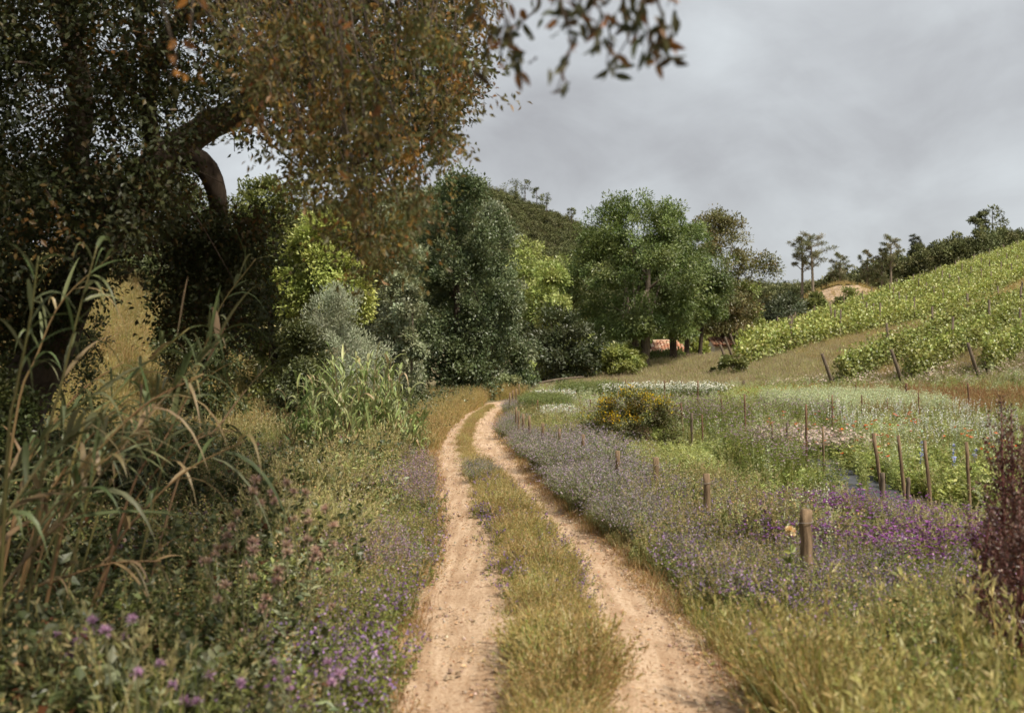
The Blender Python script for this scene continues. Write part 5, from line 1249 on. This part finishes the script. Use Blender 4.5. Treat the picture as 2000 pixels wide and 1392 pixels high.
orach('dark red orach just outside the field, near the corner', 2035, 800, 7.3, .3)

# ------------------------------------------------------------------ peach flower beside the nearest post
pf = empty('peach_flower', (*W(1543, 1037, 8.8)[:2], 0), 'single peach coloured bloom next to the thick post', 'flower')
ht = W(1543, 1037, 8.8)[2]
mb = MB(); mb.tube(spline([[.03, .02, -.02], [.01, 0, ht * .5], [0, 0, ht - .03]], 8), np.linspace(.006, .004, 8), 6, (.16, .2, .08)); obj('stem', mb.mesh('stem', M_CANE, True), pf)
mb = MB(); n = 70; d = unit(rdir(n) + [0, -.25, .35]); mb.kites(np.tile([0, 0, ht], (n, 1)) - d * .006, d, R.uniform(.045, .068, n), .036, pick([(2, (.86, .66, .40)), (1, (.80, .55, .30)), (1, (.88, .76, .56))], n, .05), fold=.15)
obj('petals', mb.mesh('petals', M_FLOWER), pf)
mb = MB(); n = 16; t = R.uniform(.2, .85, n)[:, None]; mb.kites(np.array([.012, 0, 0]) + t * [0, 0, ht], unit(rdir(n) * [1, 1, .3] + [0, 0, .3]), R.uniform(.06, .12, n), .04, pick(GREEN, n)); obj('leaves', mb.mesh('leaves', M_LEAF), pf)

# ------------------------------------------------------------------ thistles in the near corner and seed heads over the brambles
def thistle(label, px, py, Y, pal, size, heads=1, group=None):
    q = W(px, py, Y); X, z = q[0], q[2]
    root = empty('thistle', (X, Y, 0), label, 'thistle', group)
    mb = MB(); p = spline([[R.normal(0, .05), .05, -.03], [R.normal(0, .04), 0, z * .55], [0, 0, z - size * .3]], 8); mb.tube(p, np.linspace(.006, .0035, 8), 5, (.20, .19, .10))
    n = 9; t = R.uniform(.1, .85, n)[:, None]; mb.kites(t * [0, 0, z], unit(rdir(n) * [1, 1, .4] + [0, 0, .4]), R.uniform(.06, .14, n), .025, pick(GREYGREEN, n))
    obj('stem', mb.mesh('stem', M_CANE, False), root)
    for k in range(heads):
        c = np.array([0, 0, z]) if k == 0 else np.array([R.normal(0, .05), R.normal(0, .05), z - R.uniform(.03, .12)])
        m = MB(); n = 60; d = unit(rdir(n) + [0, 0, .75]); m.kites(np.tile(c, (n, 1)) - [0, 0, size * .3], d, size * R.uniform(.7, 1.1, n), size * .16, pick(pal, n, .12))
        n = 30; d = unit(rdir(n) + [0, 0, -.1]); m.kites(np.tile(c, (n, 1)) - [0, 0, size * .35], d, size * .45, size * .25, pick([(1, (.16, .17, .09)), (1, (.22, .19, .11))], n))
        if k: mb2 = MB(); mb2.tube([[0, 0, z - .22], c - [0, 0, size * .3]], [.004, .003], 5, (.2, .19, .1)); obj('side_stem', mb2.mesh('side_stem', M_CANE, True), root)
        obj('flower_head', m.mesh('flower_head', M_FLOWER), root)
TP = [(2, (.58, .36, .52)), (1, (.66, .46, .58)), (1, (.48, .27, .44))]; TB = [(2, (.56, .41, .31)), (1, (.62, .47, .36)), (1, (.42, .30, .18)), (.7, (.52, .34, .35))]
for i, (px, py) in enumerate([(180, 1208), (258, 1205), (205, 1228), (150, 1250), (244, 1240), (112, 1238), (312, 1292), (345, 1310), (268, 1310), (410, 1315), (470, 1330), (535, 1290), (562, 1325), (640, 1290), (360, 1365), (660, 1310)]):
    thistle('pink thistle bloom out of focus in the near shaded corner', px, py, R.uniform(4.6, 5.6), TP, R.uniform(.032, .046), 1 if i % 3 else 2, 'pink thistles in the near corner')
for i, (px, py) in enumerate([(445, 1045), (495, 1055), (420, 1080), (500, 935), (560, 940), (463, 1000), (530, 960), (575, 1010), (600, 1000), (635, 990), (600, 1050), (560, 1060), (650, 1060), (545, 1110), (625, 1160), (500, 1230), (545, 1235), (590, 1180), (612, 1090), (440, 1140), (520, 1165), (588, 1135), (565, 1275), (480, 1100)]):
    thistle('brownish seed-headed thistle standing over the sunlit verge', px, py, R.uniform(6.4, 7.8), TB, R.uniform(.045, .065), 2 if i % 2 else 3, 'brown thistles over the verge')
